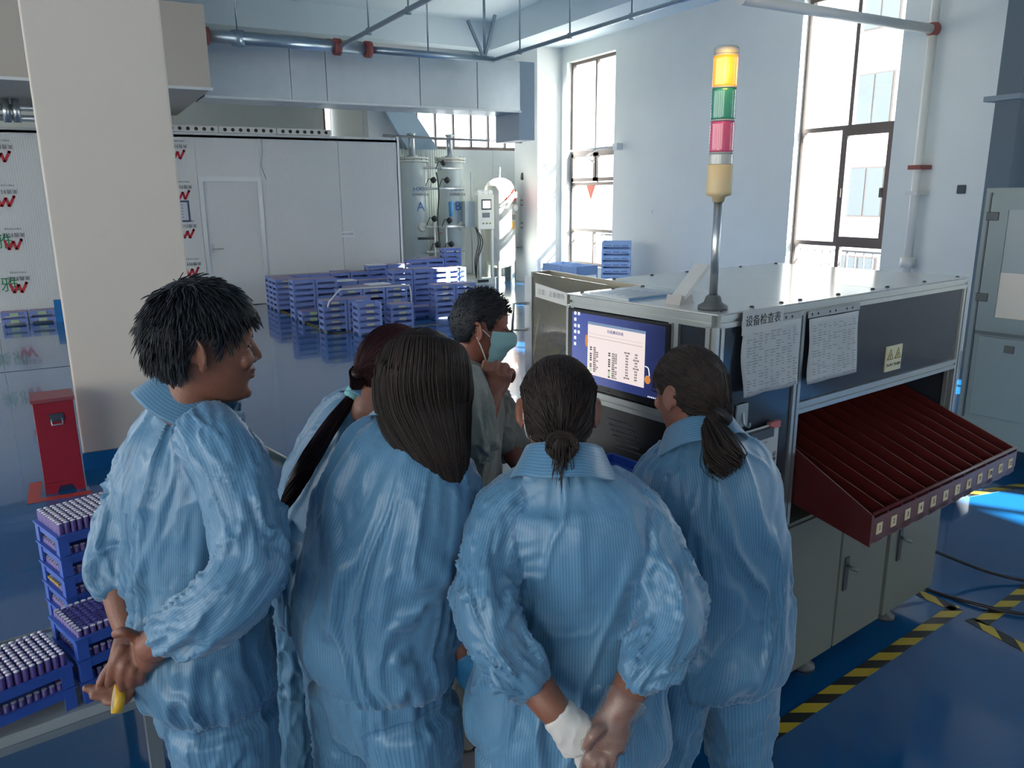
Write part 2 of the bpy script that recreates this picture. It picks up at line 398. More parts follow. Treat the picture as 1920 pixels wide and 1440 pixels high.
# door
dr = thing('door_1', 'plain panel room door with aluminium frame', None, (2.35, PY, 0)); dr['kind'] = 'structure'
dl, drr = WY(358, 323, PY)[0], WY(473, 325, PY)[0]
dl, drr = 1.9, 2.92
MB().box((dl+.06, PY+.005, .01), (drr-.06, PY+.055, 2.11)).build('leaf', pan, dr)
MB().box((dl, PY-.02, 0), (dl+.07, PY+.07, 2.18)).box((drr-.07, PY-.02, 0), (drr, PY+.07, 2.18)).box((dl+.07, PY-.02, 2.1), (drr-.07, PY+.07, 2.18)).build('door_frame', alu_light, dr)
hd = MB().box((dl+.12, PY-.008, .93), (dl+.16, PY+.005, 1.07)).tube([(dl+.14, PY-.008, 1.0), (dl+.14, PY-.05, 1.0), (dl+.30, PY-.05, 1.0)], .011, 8).build('door_handle', alu, dr)
# joint / buckle line in the panel above the door corner
crk = MB()
pp = [WY(490, 258, PY), WY(492, 285, PY), WY(489, 310, PY), WY(499, 336, PY)]
MB().tube([(p[0], PY-.002, p[2]) for p in pp], .006, 5).build('buckled_joint', mat('joint_grey', '#8c979d', .5), room)
# brand print on the protective film
red = mat('print_red', '#b3222f', .5); ink = mat('print_black', '#3a3c44', .6); grn = mat('print_green', '#1f7c50', .5)
def wmark(x, z, parent, s=.2, Y=PY):
    mb = MB(); w = s*.17
    def stroke(a, b): mb.bar((x+a[0]*s, Y-.004, z+a[1]*s), (x+b[0]*s, Y-.004, z+b[1]*s), .004, w, up=(0, 0, 1) if abs(a[0]-b[0]) > abs(a[1]-b[1]) else (1, 0, 0))
    stroke((-.5, .36), (-.3, -.3)); stroke((-.3, -.3), (0, .3)); stroke((0, .3), (.14, -.3)); stroke((.14, -.3), (.52, .42)); stroke((.4, .36), (.56, .36))
    mb.build('logo_mark', red, parent)
    text('lettering', '美雅科技', s*.34, (x+.02, Y-.003, z+s*.72), (-1, 0, 0), (0, 0, -1), ink, parent)
    text('lettering', 'MEIYAKEJI', s*.16, (x+.02, Y-.003, z+s*1.12), (-1, 0, 0), (0, 0, -1), ink, parent, wide=1.4)
for y in (285, 361, 434, 505):
    q = WY(333+(y-285)*.125, y, PY); wmark(q[0], q[2]-.05, room)
for (x, y) in ((2, 290), (11, 374), (25, 455), (35, 536)):
    q = WY(x, y, PY); wmark(q[0], q[2]-.04, room, .22)
for (x, y) in ((-2, 455), (10, 536)):
    q = WY(x, y, PY); text('lettering', '美雅', .24, (q[0]-.06, PY-.003, q[2]), (1, 0, 0), (0, 0, 1), grn, room)
# paper notice on the panel
q0, q1 = WY(335, 376, PY), WY(358, 416, PY)
nt_ = thing('paper_notice', 'framed paper notice on the panel left of the door', 'notice', (q1[0]-.2, PY, q1[2]))
MB().box((q1[0]-.36, PY-.01, q1[2]), (q1[0], PY-.001, q0[2])).build('frame', mat('notice_frame', '#3d4560', .5), nt_)
MB().box((q1[0]-.33, PY-.013, q1[2]+.03), (q1[0]-.03, PY-.01, q0[2]-.03)).build('sheet', mat('notice_paper', '#b9bcc9', .6), nt_)
for i in range(6): MB().box((q1[0]-.30, PY-.0145, q1[2]+.07+i*.05), (q1[0]-.1, PY-.013, q1[2]+.078+i*.05)).build('text_line', ink, nt_)
q = WY(652, 439, PY)
pl = MB().box((q[0]-.12, PY-.006, q[2]-.05), (q[0]+.12, PY-.001, q[2]+.05)).build('door_plate', mat('plate_white', '#d5d9dc', .4)); tag(pl, 'small white name plate alone on the wide panel', 'sign')
text('lettering', '老化分容区', .045, (q[0], PY-.0065, q[2]), (1, 0, 0), (0, 0, 1), ink, pl)
# ribbed white panels behind the tanks
tw = thing('tank_partition', 'white ribbed panel wall behind the gas tanks', None, (7.3, FY-.1, 0)); tw['kind'] = 'structure'
white_pan = panel_mat('white_ribbed_panel', '#dfe3e0', 75, .9); plain_pan = mat('white_plain_panel', '#e3e6e6', .35, noise=.03)
for i, (a, b, m) in enumerate([(5.42, 6.4, white_pan), (6.4, 7.35, white_pan), (7.35, 8.3, plain_pan), (8.3, 9.1, plain_pan)]):
    MB().box((a, FY-.1, 0), (b-.006, FY-.03, 2.8)).build('panel', m, tw)
# ================================================================== ducts and pipes
galv = mat('galvanised_duct', '#c9cfd1', .27, metal=.45, noise=.10, nscale=5, bump=.10, bscale=5)
duct_beige = mat('duct_beige', '#b5aca0', .5, metal=.2)
du = thing('air_duct', 'wide galvanised air duct hanging across the hall', 'duct', (4.3, 12.2, 3.2))
seg = [1.8, 3.0, 3.52, 5.0, 6.0, 6.8]
for a, b in zip(seg[:-1], seg[1:]): MB().box((a+.004, 12, 3.2), (b-.004, 12.9, 3.98)).build('duct_section', galv, du, bevel=.006)
MB().box((6.8, 12.05, 2.75), (7.1, 12.9, 4.0)).build('duct_drop', mat('duct_grey', '#a9b7c0', .5), du)
MB().box((1.8, 11.96, 3.18), (6.8, 11.995, 3.21)).build('bottom_flange', alu_light, du)
mb = MB().box((-2.4, 11.2, 3.2), (1.77, 15, 4.2)); db = thing('duct_box', 'beige branch duct box behind the column', 'duct', (0, 11.2, 3.2))
mb.build('box', duct_beige, db); MB().box((-2.42, 11.17, 3.18), (1.79, 11.2, 3.215)).build('lip', alu_light, db)
MB().prism([(.98, 11.19, 3.5), (1.22, 11.19, 3.38), (1.1, 11.19, 3.22), (.98, 11.19, 3.22)], (0, -.03, 0)).build('bracket_plate', duct_beige, db)
# smaller ducts left of the column
sd = thing('vent_pipe', 'pair of silver vent pipes above the panels left of the column', 'pipe', (-1, 13.7, 3))
for z in (2.95, 3.09): MB().tube([(-6, 13.5, z), (.8, 13.5, z)], .045, 10).build('pipe', galv, sd)
for x in (-.62, -.5): MB().tube([(x, 13.4, 2.88), (x, 13.4, 3.19)], .05, 10).build('riser', alu, sd)
# sprinkler pipes
pipe_m = mat('galvanised_pipe', '#9fb0bb', .35, metal=.7); pipe_w = mat('white_pipe', '#d5d3cc', .4); coup = mat('red_coupling', '#8d4a44', .5); hang_m = mat('hanger_steel', '#8b9ba6', .4, metal=.6)
def pipe_run(name, label, pts, r, m, couplings=(), hangers=()):
    t = thing(name, label, 'pipe', pts[0]); MB().tube(pts, r, 12).build('pipe', m, t)
    for c in couplings:
        d = (Vector(pts[1])-Vector(pts[0])).normalized(); c = Vector(c); MB().tube([c-d*.045, c+d*.045], r*1.5, 12).build('coupling', coup, t)
    for h in hangers:
        MB().tube([tuple(h), (h[0], h[1], CEIL)], .012, 6).build('hanger', hang_m, t)
        MB().lathe((h[0], h[1], h[2]-r*1.25), [(r*1.2, 0), (r*1.2, r*2.5)], 10).build('clamp', hang_m, t)
    return t
YP = 11.4
A0, A1 = WY(372, 60, YP), WY(920, 117, YP)
zA = (A0[2]+A1[2])/2; zp = zA
f_ = lambda x, y: v(WY(x, y, YP)[0], YP, zp)
smain = pipe_run('sprinkler_main', 'galvanised sprinkler main hung in front of the duct', [f_(376, 60), f_(690, 90)], .075, pipe_m, [f_(384, 62), f_(632, 88), f_(690, 94)], [f_(445, 62)])
MB().tube([f_(690, 90), f_(925, 117)], .05, 12).build('end_pipe', pipe_m, smain)
for h in (f_(803, 100), f_(910, 115)): MB().tube([tuple(h), (h[0], h[1], CEIL)], .012, 6).build('hanger', hang_m, smain)
mb = MB()
e = f_(908, 100)
MB_rod = MB().tube([(e[0], e[1], e[2]), (e[0], e[1], CEIL)], .014, 6)
vb = smain
MB_rod.build('rod', hang_m, vb)
for x, y in ((877, 38), (928, 28)): q = WY(x, y, YP); MB().bar(tuple(e), (q[0], YP, q[2]), .04, .04).build('strut', hang_m, vb)
# branch pipes along the hall
b0 = f_(635, 88); b1 = WZ(835, 0, zp)
pipe_run('sprinkler_branch', 'sprinkler branch pipe rising to the top edge left of centre', [b0, v(b0[0]+.1, 3, zp)], .03, pipe_m, [], [v(b0[0]+.03, 10.2, zp), v(b0[0]+.05, 8.9, zp), v(b0[0]+.06, 7.7, zp)])
c0 = f_(925, 117)
pipe_run('sprinkler_branch', 'sprinkler branch pipe running towards the wide window', [c0, v(c0[0]+.1, 2.5, zp)], .028, pipe_m, [], [v(c0[0]+.02, 10.6, zp), v(c0[0]+.04, 9.3, zp), v(c0[0]+.06, 8.0, zp), v(c0[0]+.07, 6.8, zp)])
# white pipe across the wide window and down the wall
WP = 8.95
g1 = WX(1750, 55, WP); g0 = WZ(1390, -2, g1[2]); g2 = WX(1697, 492, WP)
dpt = thing('drain_pipe', 'white pipe crossing the wide window then down the wall', 'pipe', (g1[0], g1[1], g2[2]))
MB().tube([tuple(g0), tuple(g1)], .055, 12).build('pipe', pipe_w, dpt); MB().tube([(WP, g1[1], g1[2]), (WP, g1[1], .3)], .05, 12).build('riser', pipe_w, dpt)
MB().tube([(WP, g1[1], g1[2]), (WP, g1[1], 4.54)], .05, 12).build('riser', pipe_w, dpt)
MB().ell((WP, g1[1], g1[2]), (.085, .085, .085)).build('elbow_joint', coup, dpt)
for y_ in (314, 362): q = WX(1715, y_, WP); MB().box((WP-.08, g1[1]-.08, q[2]-.025), (WX0-.002, g1[1]+.08, q[2]+.025)).build('pipe_clip', coup if y_ == 314 else pipe_w, dpt)
MB().lathe((WP, g1[1], g2[2]-.06), [(.085, 0), (.085, .12)], 14).build('pipe_joint', pipe_w, dpt)
# dark round duct at the right edge
q = WX(1880, 200, 8.3)
rp = thing('dark_riser', 'dark grey riser duct at the right edge by the pilaster', 'pipe', (8.3, q[1], 0))
MB().box((8.2, q[1]-.22, 0), (8.48, q[1]+.02, 4.71)).build('riser', mat('riser_dark', '#54636d', .5), rp)
MB().box((8.16, q[1]-.24, 2.72), (8.49, q[1]+.12, 2.77)).build('clamp', mat('clamp_grey', '#7c8890', .5), rp)
sk = WX(1802, 355, WX0-.02); so = MB().box((WX0-.03, sk[1]-.05, sk[2]-.05), (WX0, sk[1]+.05, sk[2]+.05)).build('wall_stub', mat('dark_stub', '#454b50', .6), bevel=.01); tag(so, 'small dark bolt stub on the blue wall', 'bolt')
# ================================================================== gas tanks
tankp = mat('tank_paint', '#c3ccc9', .35, noise=.03); cream_p = mat('skid_cream', '#dcdccf', .45); black_m = mat('black_plastic', '#26292c', .5); blue_ink = mat('blue_print', '#3b6fa6', .5)
TYk = 15.35
def adsorber(px, letter, label):
    c = WY(px, 400, TYk); X = c[0]; r = .27
    t = thing('gas_tower', label, 'tank', (X, TYk, .12))
    MB().lathe((X, TYk, .28), [(.05, 0), (.16, .02), (r, .14), (r, 2.2), (r*.99, 2.24)], 28).build('shell', tankp, t)
    MB().lathe((X, TYk, 2.5), [(r+.05, 0), (r+.05, .035), (r, .036), (r, .06), (r+.05, .061), (r+.05, .1)], 28).build('top_flange', cream_p, t)
    for k in range(10):
        an = k*math.pi/5; MB().cyl((X+(r+.025)*math.cos(an), TYk+(r+.025)*math.sin(an), 2.49), (X+(r+.025)*math.cos(an), TYk+(r+.025)*math.sin(an), 2.62), .014, 6).build('bolt', alu, t)
    MB().lathe((X, TYk, 2.6), [(.11, 0), (.11, .03), (.065, .05), (.065, .42), (.09, .43), (.09, .46)], 16).build('press_cylinder', alu, t)
    for a in (.8, 2.4, 3.9, 5.5): MB().bar((X+.2*math.cos(a), TYk+.2*math.sin(a), .05), (X+.2*math.cos(a), TYk+.2*math.sin(a), .45), .06, .06).build('leg', tankp, t)
    text('lettering', letter, .26, (X+.03, TYk-r-.012, 1.62), (1, 0, 0), (0, 0, 1), blue_ink, t)
    text('lettering', 'HXK', .11, (X+.03, TYk-r-.012, 1.97), (1, 0, 0), (0, 0, 1), blue_ink, t, wide=1.4)
    text('lettering', '杭州制氮设备', .06, (X+.03, TYk-r-.012, 1.86), (1, 0, 0), (0, 0, 1), ink, t)
    return X
XA = adsorber(777, 'A', 'pale green gas tower marked A, nearest the panel room'); XB = adsorber(846, 'B', 'pale green gas tower marked B, beside the control box')
skd = thing('equipment_skid', 'cream steel skid frame under the gas towers with manifold pipes', 'skid', (7, 15.3, 0))
MB().box((XA-.35, 14.85, 0), (XB+1.0, 14.93, .13)).box((XA-.35, 15.7, 0), (XB+1.0, 15.78, .13)).box((XA-.35, 14.93, .06), (XB+1.0, 15.7, .1)).build('base_frame', cream_p, skd)
MB().box((XB+.35, 14.83, .05), (XB+.6, 14.85, .1)).build('slot', black_m, skd)
mid = (XA+XB)/2
for z, r in ((2.38, .02), (1.98, .022), (1.22, .03), (.72, .03), (.33, .045)):
    MB().tube([(XA+.1, 15.02, z), (XB+.15, 15.02, z)], r, 10).build('manifold_pipe', cream_p if z < .5 else alu_light, skd)
for x in (mid-.14, mid+.12, XB+.3): MB().tube([(x, 14.98, .2), (x, 14.98, 2.3 if x > XB else 1.3)], .022, 8).build('upright_pipe', alu_light, skd)
MB().tube(bez([(mid-.05, 15.0, 2.3), (mid-.02, 14.97, 1.9), (mid-.05, 15.0, 1.3), (mid+.02, 14.98, .3)], 8), .014, 6).build('hose', black_m, skd)
MB().tube([(XA-.1, 14.95, 1.0), (XA+.25, 14.95, 1.0)], .025, 8).build('black_pipe', black_m, skd)
for (dx, z) in ((.22, 2.12), (.52, 2.12), (.22, 1.36), (.55, 1.32), (.28, .84), (.58, .84), (.24, .45), (.34, .5), (.6, .5), (.45, 2.46)):
    x = XA+dx+.02
    gz = MB().lathe((x, 14.96, z), [(.02, 0), (.055, .005), (.06, .05), (.05, .09)], 12, axis=(.5, -.55, .5)).build('valve_actuator', black_m, skd)
    MB().tube([(x, 15.02, z-.12), (x, 14.97, z)], .012, 6).build('valve_stem', alu, gz)
    MB().tube(bez([(x, 14.95, z), (x-.08, 14.92, z+.05), (x-.14, 14.95, z-.1)], 5), .008, 5).build('air_line', black_m, gz)
MB().lathe((mid+.22, 14.93, 1.42), [(.02, 0), (.045, .02), (.05, .28), (.03, .31)], 12).build('filter_bowl', mat('filter_blue', '#4a93c4', .4), skd)
for x in (XA+.05, XB+.12): MB().lathe((x, 15.1, 1.22), [(.1, 0), (.1, .03), (.07, .031), (.07, .06)], 14, axis=(0, -1, 0)).build('pipe_flange', cream_p, skd)
MB().lathe((mid-.02, 14.95, 1.1), [(.05, 0), (.05, .012)], 12).build('hand_wheel', mat('red_wheel', '#b03a33', .5), skd)
# control box on a stand
qc = WY(905, 400, 14.9); XC = qc[0]
cb_ = thing('control_box', 'cream control box with small screen on a frame beside tower B', 'control box', (XC, 14.9, 0))
for x in (XC-.14, XC+.16): MB().box((x, 14.82, .13), (x+.05, 14.87, 1.2)).build('leg', cream_p, cb_)
MB().box((XC-.16, 14.8, 1.15), (XC+.22, 15.0, 1.86)).build('case', cream_p, cb_, bevel=.01)
MB().box((XC-.38, 14.95, 1.2), (XC-.16, 15.2, 1.72)).build('side_case', tankp, cb_)
MB().box((XC-.07, 14.79, 1.55), (XC+.15, 14.8, 1.76)).build('screen_bezel', black_m, cb_); MB().box((XC-.05, 14.786, 1.58), (XC+.13, 14.79, 1.73)).build('screen', mat('small_screen', '#c4d3d6', .2, emit='#c8d6da', estr=.3), cb_)
MB().box((XC-.05, 14.79, 1.39), (XC+.11, 14.8, 1.49)).build('meter', mat('meter_grey', '#6c7476', .3), cb_)
for i in range(3): MB().cyl((XC-.04+i*.08, 14.80, 1.27), (XC-.04+i*.08, 14.78, 1.27), .016, 10).build('button', mat('button_olive', '#8d9060', .4), cb_)
for i in range(3): MB().lathe((XC-.08+i*.12, 14.86, 1.9), [(.05, 0), (.05, .03)], 14, axis=(0, -1, 0)).build('gauge', mat('gauge_white', '#e8e8e2', .4), cb_)
for i in range(3): MB().tube(bez([(XC-.2, 14.85, 1.2), (XC-.16+i*.05, 14.8, .9), (XC-.24+i*.03, 14.82, .5), (XC-.2, 14.85, .14)], 6), .01, 5).build('cable', black_m, cb_)
# storage tank
TX = WY(938, 420, 15.05)[0]
tk = thing('storage_tank', 'tall cream storage tank with red warning label by the corner', 'tank', (TX, 15.05, 0))
MB().lathe((TX, 15.05, .3), [(.05, 0), (.18, .03), (.29, .09), (.34, .2), (.34, 1.6), (.32, 1.72), (.25, 1.82), (.13, 1.88), (.03, 1.9)], 32).build('shell', mat('tank_cream', '#d5d3c6', .3, noise=.03, bump=.03, bscale=4), tk)
for a in (.9, 2.3, 4.1, 5.4): MB().bar((TX+.28*math.cos(a), 15.05+.28*math.sin(a), 0), (TX+.28*math.cos(a), 15.05+.28*math.sin(a), .5), .07, .05).build('leg', tankp, tk)
MB().tube([(TX, 15.05, 2.18), (TX, 15.05, 2.42)], .022, 8).build('relief_valve', rail_m, tk); 
sb = MB()
def curved_label(z0, z1, a0, a1, R):
    n = 8; vs = []
    for i in range(n+1):
        a = a0+(a1-a0)*i/n
        for z in (z0, z1): vs.append((TX+R*math.cos(a), 15.05+R*math.sin(a), z))
    return MB().add(vs, [(2*i, 2*i+2, 2*i+3, 2*i+1) for i in range(n)])
curved_label(1.72, 1.95, -1.75, -.62, .345).build('red_label', mat('label_red', '#c5564c', .4), tk); curved_label(1.66, 1.72, -1.75, -.62, .345).build('label_strip', mat('label_grey', '#8a8a80', .5), tk)
curved_label(1.14, 1.3, -1.3, -1.0, .345).build('yellow_label', mat('label_yellow', '#dca850', .5), tk); curved_label(1.33, 1.44, -1.3, -.9, .345).build('data_plate', mat('label_grey', '#8a8a80', .5), tk)
text('lettering', '危险', .15, (TX+.12, 15.05-.34, 1.835), (1, .12, 0), (0, 0, 1), mat('label_cream', '#ecd9cf', .5), tk)
MB().lathe((TX+.2, 14.76, 1.58), [(.065, 0), (.065, .035)], 14, axis=(.4, -1, 0)).build('pressure_gauge', mat('gauge_white', '#e8e8e2', .4), tk)
# outlet pipework right of the tank
qp = WY(981, 400, 15.0); XP = qp[0]
op = thing('outlet_pipe', 'steel outlet pipe with valves right of the storage tank', 'pipe', (XP, 15, .5))
MB().tube([(5.45, 15.0, 2.98), (XP, 15.0, 2.92), (XP, 15.0, .75), (TX+.3, 15.0, .72)], .022, 8).build('pipe', rail_m, op)
for z in (1.72, 1.62, 1.24, 1.14): MB().lathe((XP, 15, z), [(.06, 0), (.06, .025)], 10).build('flange', rail_m, op)
for x, z in ((XP-.03, 2.15), (XP+.12, 2.2), (XP+.02, .85)): MB().lathe((x, 14.97, z), [(.025, 0), (.05, .02), (.045, .14), (.02, .16)], 10, axis=(.1, 0, 1)).build('valve', mat('valve_grey', '#5a5f60', .4), op)
MB().tube([(XP, 15, 1.95), (XP+.16, 15, 1.95), (XP+.17, 15, 2.2)], .016, 6).build('side_pipe', rail_m, op)
# wall bracket across the narrow window (swing arm drawn back)
wb = thing('wall_bracket', 'white steel swing bracket in front of the narrow window', 'bracket', (9, 12.4, 2.4))
q0, q1, q2, q3 = WX(1153, 275, 9.0), WX(1062, 284, 9.0), WX(1108, 296, 9.0), WX(1085, 300, 9.0)
MB().tube([tuple(q0), tuple(q1)], .02, 8).build('arm', white_paint, wb)
for a, b in (((1120, 278), (1100, 293)), ((1100, 293), (1113, 304)), ((1066, 286), (1062, 297))): MB().tube([tuple(WX(*a, 9.0)), tuple(WX(*b, 9.0))], .018, 8).build('strut', white_paint, wb)
MB().box((8.97, q0[1]-.1, q0[2]-.06), (9.1, q0[1]+.04, q0[2]+.06)).build('wall_plate', white_paint, wb)

q = WX(1218, 397, WX0-.01); o = MB().box((WX0-.012, q[1]-.06, q[2]-.03), (WX0-.001, q[1]+.06, q[2]+.03)).build('wall_plate', mat('plate_white', '#d5d9dc', .4)); tag(o, 'tiny white plate on the blank wall between the two windows', 'plate')
# ================================================================== the sorting machine (local axes: u along the long side, v along the front, z up)
MO = (1.619, 1.695, 0); MR = math.radians(8.3)
a1 = v(math.cos(MR), math.sin(MR), 0); a2 = v(-math.sin(MR), math.cos(MR), 0)
def ML(u, w, z): return v(*MO)+a1*u+a2*w+v(0, 0, z)
mach = thing('sorting_machine', 'large battery sorting machine with aluminium frame, dark panels and cream cabinet', 'machine', MO, MR)
cabp = mat('cabinet_cream', '#72746a', .45, noise=.04, nscale=3, bump=.03, bscale=200)
darkp = mat('dark_panel', '#2f343d', .12, spec=.6); blackp = mat('black_board', '#14171b', .3)
topw = mat('top_sheet', '#c9cac6', .12, spec=.6); groove = mat('groove_dark', '#5d6367', .5)
prof_m = mat('extrusion', '#a7acab', .32, metal=.7)
def lb(name, a, b, m, parent=None, bevel=0): return MB().box(a, b).build(name, m, parent or mach, local=True, bevel=bevel)
LU, LV, HT, ZC, ZR = 1.64, .93, 1.504, .72, 1.14
lb('cabinet_body', (.012, .012, .1), (LU-.012, LV-.012, ZC-.012), cabp)
lb('cabinet_top', (0, 0, ZC-.012), (LU, LV, ZC), cabp)
doors = [(.005, .44), (.452, .81), (.824, 1.17), (1.20, 1.635)]
for i, (a, b) in enumerate(doors):
    d = lb('cabinet_door', (a, -.006, .1), (b, .012, ZC-.016), cabp, bevel=.002)
    if i in (2, 3):
        hu = (.863, 1.279)[i-2]
        h = lb('handle_plate', (hu-.014, -.012, .335), (hu+.014, -.006, .475), mat('handle_dark', '#3c4042', .4), d)
        MB().tube([(hu, -.012, .44), (hu, -.035, .435), (hu+.022, -.045, .425)], .007, 8).build('handle_lever', mat('lever_steel', '#7a7f80', .4, metal=.5), d, local=True)
MB().box((-.004, .02, .1), (.012, LV-.02, ZC-.016)).build('front_plate', cabp, mach, local=True)
for uu, ww in ((.12, .07), (1.376, .07), (.12, LV-.1), (1.5, LV-.1), (.75, .07)):
    MB().lathe((uu, ww, 0), [(.045, 0), (.045, .015), (.02, .025), (.014, .1)], 14).build('foot', mat('foot_steel', '#565a5c', .5, metal=.4), mach, local=True)
def extr(a, b, s=.04):
    """aluminium extrusion with a slot in each side"""
    p, q = Vector(a), Vector(b); h = s/2; g = s*.11; k = s*.16
    prof = [(-h, -h), (-g, -h), (-g, -h+k), (g, -h+k), (g, -h), (h, -h), (h, -g), (h-k, -g), (h-k, g), (h, g), (h, h), (g, h), (g, h-k), (-g, h-k), (-g, h), (-h, h), (-h, g), (-h+k, g), (-h+k, -g), (-h, -g)]
    d = (q-p).normalized(); x = d.orthogonal().normalized()
    if abs(d.z) > .9: x = Vector((1, 0, 0))
    else: x = Vector((0, 0, 1))
    y = d.cross(x); n = len(prof); vs = [p+x*i+y*j for i, j in prof]+[q+x*i+y*j for i, j in prof]
    fs = [(i, (i+1) % n, n+(i+1) % n, n+i) for i in range(n)]
    m = MB().add(vs, fs); m.add([p+x*i*h+y*j*h for i, j in ((-1,-1),(1,-1),(1,1),(-1,1))], [(0, 1, 2, 3)]); m.add([q+x*i*h+y*j*h for i, j in ((-1,-1),(1,-1),(1,1),(-1,1))], [(0, 1, 2, 3)])
    return m
E_ = .02
for (uu, ww) in ((E_, E_), (LU-E_, E_), (E_, .67-E_), (.44, E_), (LU-E_, LV-E_), (.44, LV-E_)): extr((uu, ww, ZC), (uu, ww, HT-.04)).build('frame_post', prof_m, mach, local=True)
for a, b in (((E_, E_, HT-.025), (LU-E_, E_, HT-.025)), ((E_, E_, HT-.025), (E_, .67-E_, HT-.025)), ((.46, E_, ZR), (LU-.04, E_, ZR)), ((E_, .04, ZR+.01), (E_, .63, ZR+.01)), ((LU-E_, .04, HT-.025), (LU-E_, LV-.04, HT-.025)),
             ((.44, LV-E_, HT-.025), (LU-.04, LV-E_, HT-.025)), ((E_, .67-E_, HT-.025), (.44, .67-E_, HT-.025))): extr(a, b).build('frame_rail', prof_m, mach, local=True)
extr((E_, .165, ZR+.03), (E_, .165, HT-.045)).build('frame_post', prof_m, mach, local=True)
extr((LU-.1, .3, ZC), (LU-.1, .3, HT-.05)).build('inner_post', prof_m, mach, local=True); extr((1.0, .55, ZC), (1.0, .55, HT-.05)).build('inner_post', prof_m, mach, local=True)
# panels
lb('side_panel', (.04, .008, ZC+.002), (.42, .014, HT-.045), darkp); lb('side_panel', (.46, .008, ZR+.02), (LU-.04, .014, HT-.045), darkp)
lb('front_panel', (.012, .04, ZC+.002), (.018, .63, ZR-.01), blackp); lb('front_panel', (.012, .04, ZR+.03), (.018, .145, HT-.045), darkp)
lb('back_panel', (.46, LV-.014, ZC+.002), (LU-.04, LV-.008, HT-.045), darkp); lb('end_panel', (LU-.014, .04, ZC+.002), (LU-.008, LV-.04, HT-.045), darkp)
lb('inner_panel', (.45, .03, ZC+.01), (.46, LV-.04, ZR-.02), blackp); lb('inner_board', (.47, .5, ZC+.01), (LU-.04, .51, HT-.06), mat('inner_dark', '#23282f', .5))
for i in range(6): lb('vent_slot', (.009, .34-.01*i, ZR-.06-.018*i), (.012, .46-.01*i, ZR-.055-.018*i), groove)
# top sheets with screws
tops = [(0, .41, .67), (.414, .97, LV), (.974, LU, LV)]
for a, b, w_ in tops:
    s = lb('top_sheet', (a+.001, 0, HT-.004), (b-.001, w_, HT), topw)
    for uu in np.linspace(a+.05, b-.05, 3):
        for ww in (.03, w_-.03): MB().lathe((uu, ww, HT), [(.008, 0), (.007, .004), (.003, .006)], 8).build('screw', mat('screw_dark', '#4a4d4f', .4, metal=.6), s, local=True)
# inner rollers seen in the opening
for i in range(9): MB().tube([(.50+.045*i, .16, 1.06), (.50+.045*i, .48, 1.10)], .011, 8).build('roller', alu, mach, local=True)
# monitor
mon = lb('monitor', (-.006, .172, ZR+.035), (.03, .655, HT-.048), mat('monitor_black', '#15181c', .25), bevel=.004)
def screen_mat():
    m = bpy.data.materials.new('desktop_blue'); m.use_nodes = True; nt = m.node_tree; b = nt.nodes['Principled BSDF']
    tc = nt.nodes.new('ShaderNodeTexCoord'); sp = nt.nodes.new('ShaderNodeSeparateXYZ'); nt.links.new(tc.outputs['Generated'], sp.inputs[0])
    rp = nt.nodes.new('ShaderNodeValToRGB'); rp.color_ramp.elements[0].color = lin('#20284e'); rp.color_ramp.elements[1].color = lin('#4458a8')
    nt.links.new(sp.outputs['Y'], rp.inputs[0]); b.inputs['Base Color'].default_value = (.004, .004, .006, 1); b.inputs['Roughness'].default_value = .2
    nt.links.new(rp.outputs[0], b.inputs['Emission Color']); b.inputs['Emission Strength'].default_value = .13
    return m
def glow(name, c, s=.3): return mat(name, '#050505', .3, emit=c, estr=s*.5)
lb('screen', (-.0075, .19, ZR+.062), (-.006, .628, HT-.06), screen_mat(), mon)
UI = -.008
win = glow('ui_window', '#e6d8d6', .30)
dlg = lb('window_panel', (UI-.0005, .273, 1.232), (UI, .545, 1.419), win, mon)
lb('title_bar', (UI-.001, .273, 1.410), (UI-.0005, .545, 1.419), glow('ui_bar', '#7f9cc0', .22), mon)
uik = glow('ui_dark', '#2a2c2c', .05); uig = glow('ui_green', '#9fca9a', .25); uib = glow('ui_blue', '#4a5a9c', .2); uiw = glow('ui_light', '#dfe4ee', .4); uio = glow('ui_orange', '#d98b45', .25); uil = glow('ui_line', '#cfc4b4', .22)
text('lettering', '分选测试系统', .013, (UI-.0012, .41, 1.395), (0, -1, 0), (0, 0, 1), uib, mon, local=True)
lb('ui_row', (UI-.001, .285, 1.366), (UI-.0005, .54, 1.368), uil, mon); lb('ui_row', (UI-.001, .285, 1.378), (UI-.0005, .54, 1.379), uil, mon)
for c, (vv, z0) in enumerate(((.532, 1.330), (.440, 1.322))):
    for i in range(12):
        z = z0-i*.0075
        lb('ui_lamp', (UI-.0012, vv-.009, z-.0024), (UI-.0005, vv, z+.0024), uig if (i in (10, 11) and c == 0) or (c == 1 and i in (9, 10)) else uik, mon) if i % 5 != 2 else None
        text('lettering', random.choice(['电压正常', '内阻', '超差', '扫码异常', '通道%d' % i]), .0062, (UI-.0012, vv-.017, z), (0, -1, 0), (0, 0, 1), uik, mon, align='LEFT', local=True)
for c, vv in enumerate((.352, .310)):
    for i in range(10): text('lettering', random.choice(['设置', '保存参数', '清零', '启动', '复位', '查询']), .0066, (UI-.0012, vv, 1.335-i*.0095), (0, -1, 0), (0, 0, 1), uik, mon, local=True)
for i in range(6): lb('desktop_icon', (UI-.0005, .606, 1.435-i*.022), (UI, .617, 1.446-i*.022), uiw, mon)
for i in (0, 2, 3): lb('desktop_icon', (UI-.0005, .588, 1.435-i*.022), (UI, .598, 1.446-i*.022), uiw, mon)
MB().ell((UI, .258, 1.262), (.001, .013, .014), 12, 8).build('wallpaper_shape', uio, mon, local=True); MB().ell((UI, .551, 1.35), (.001, .008, .022), 12, 8).build('wallpaper_shape', uio, mon, local=True)
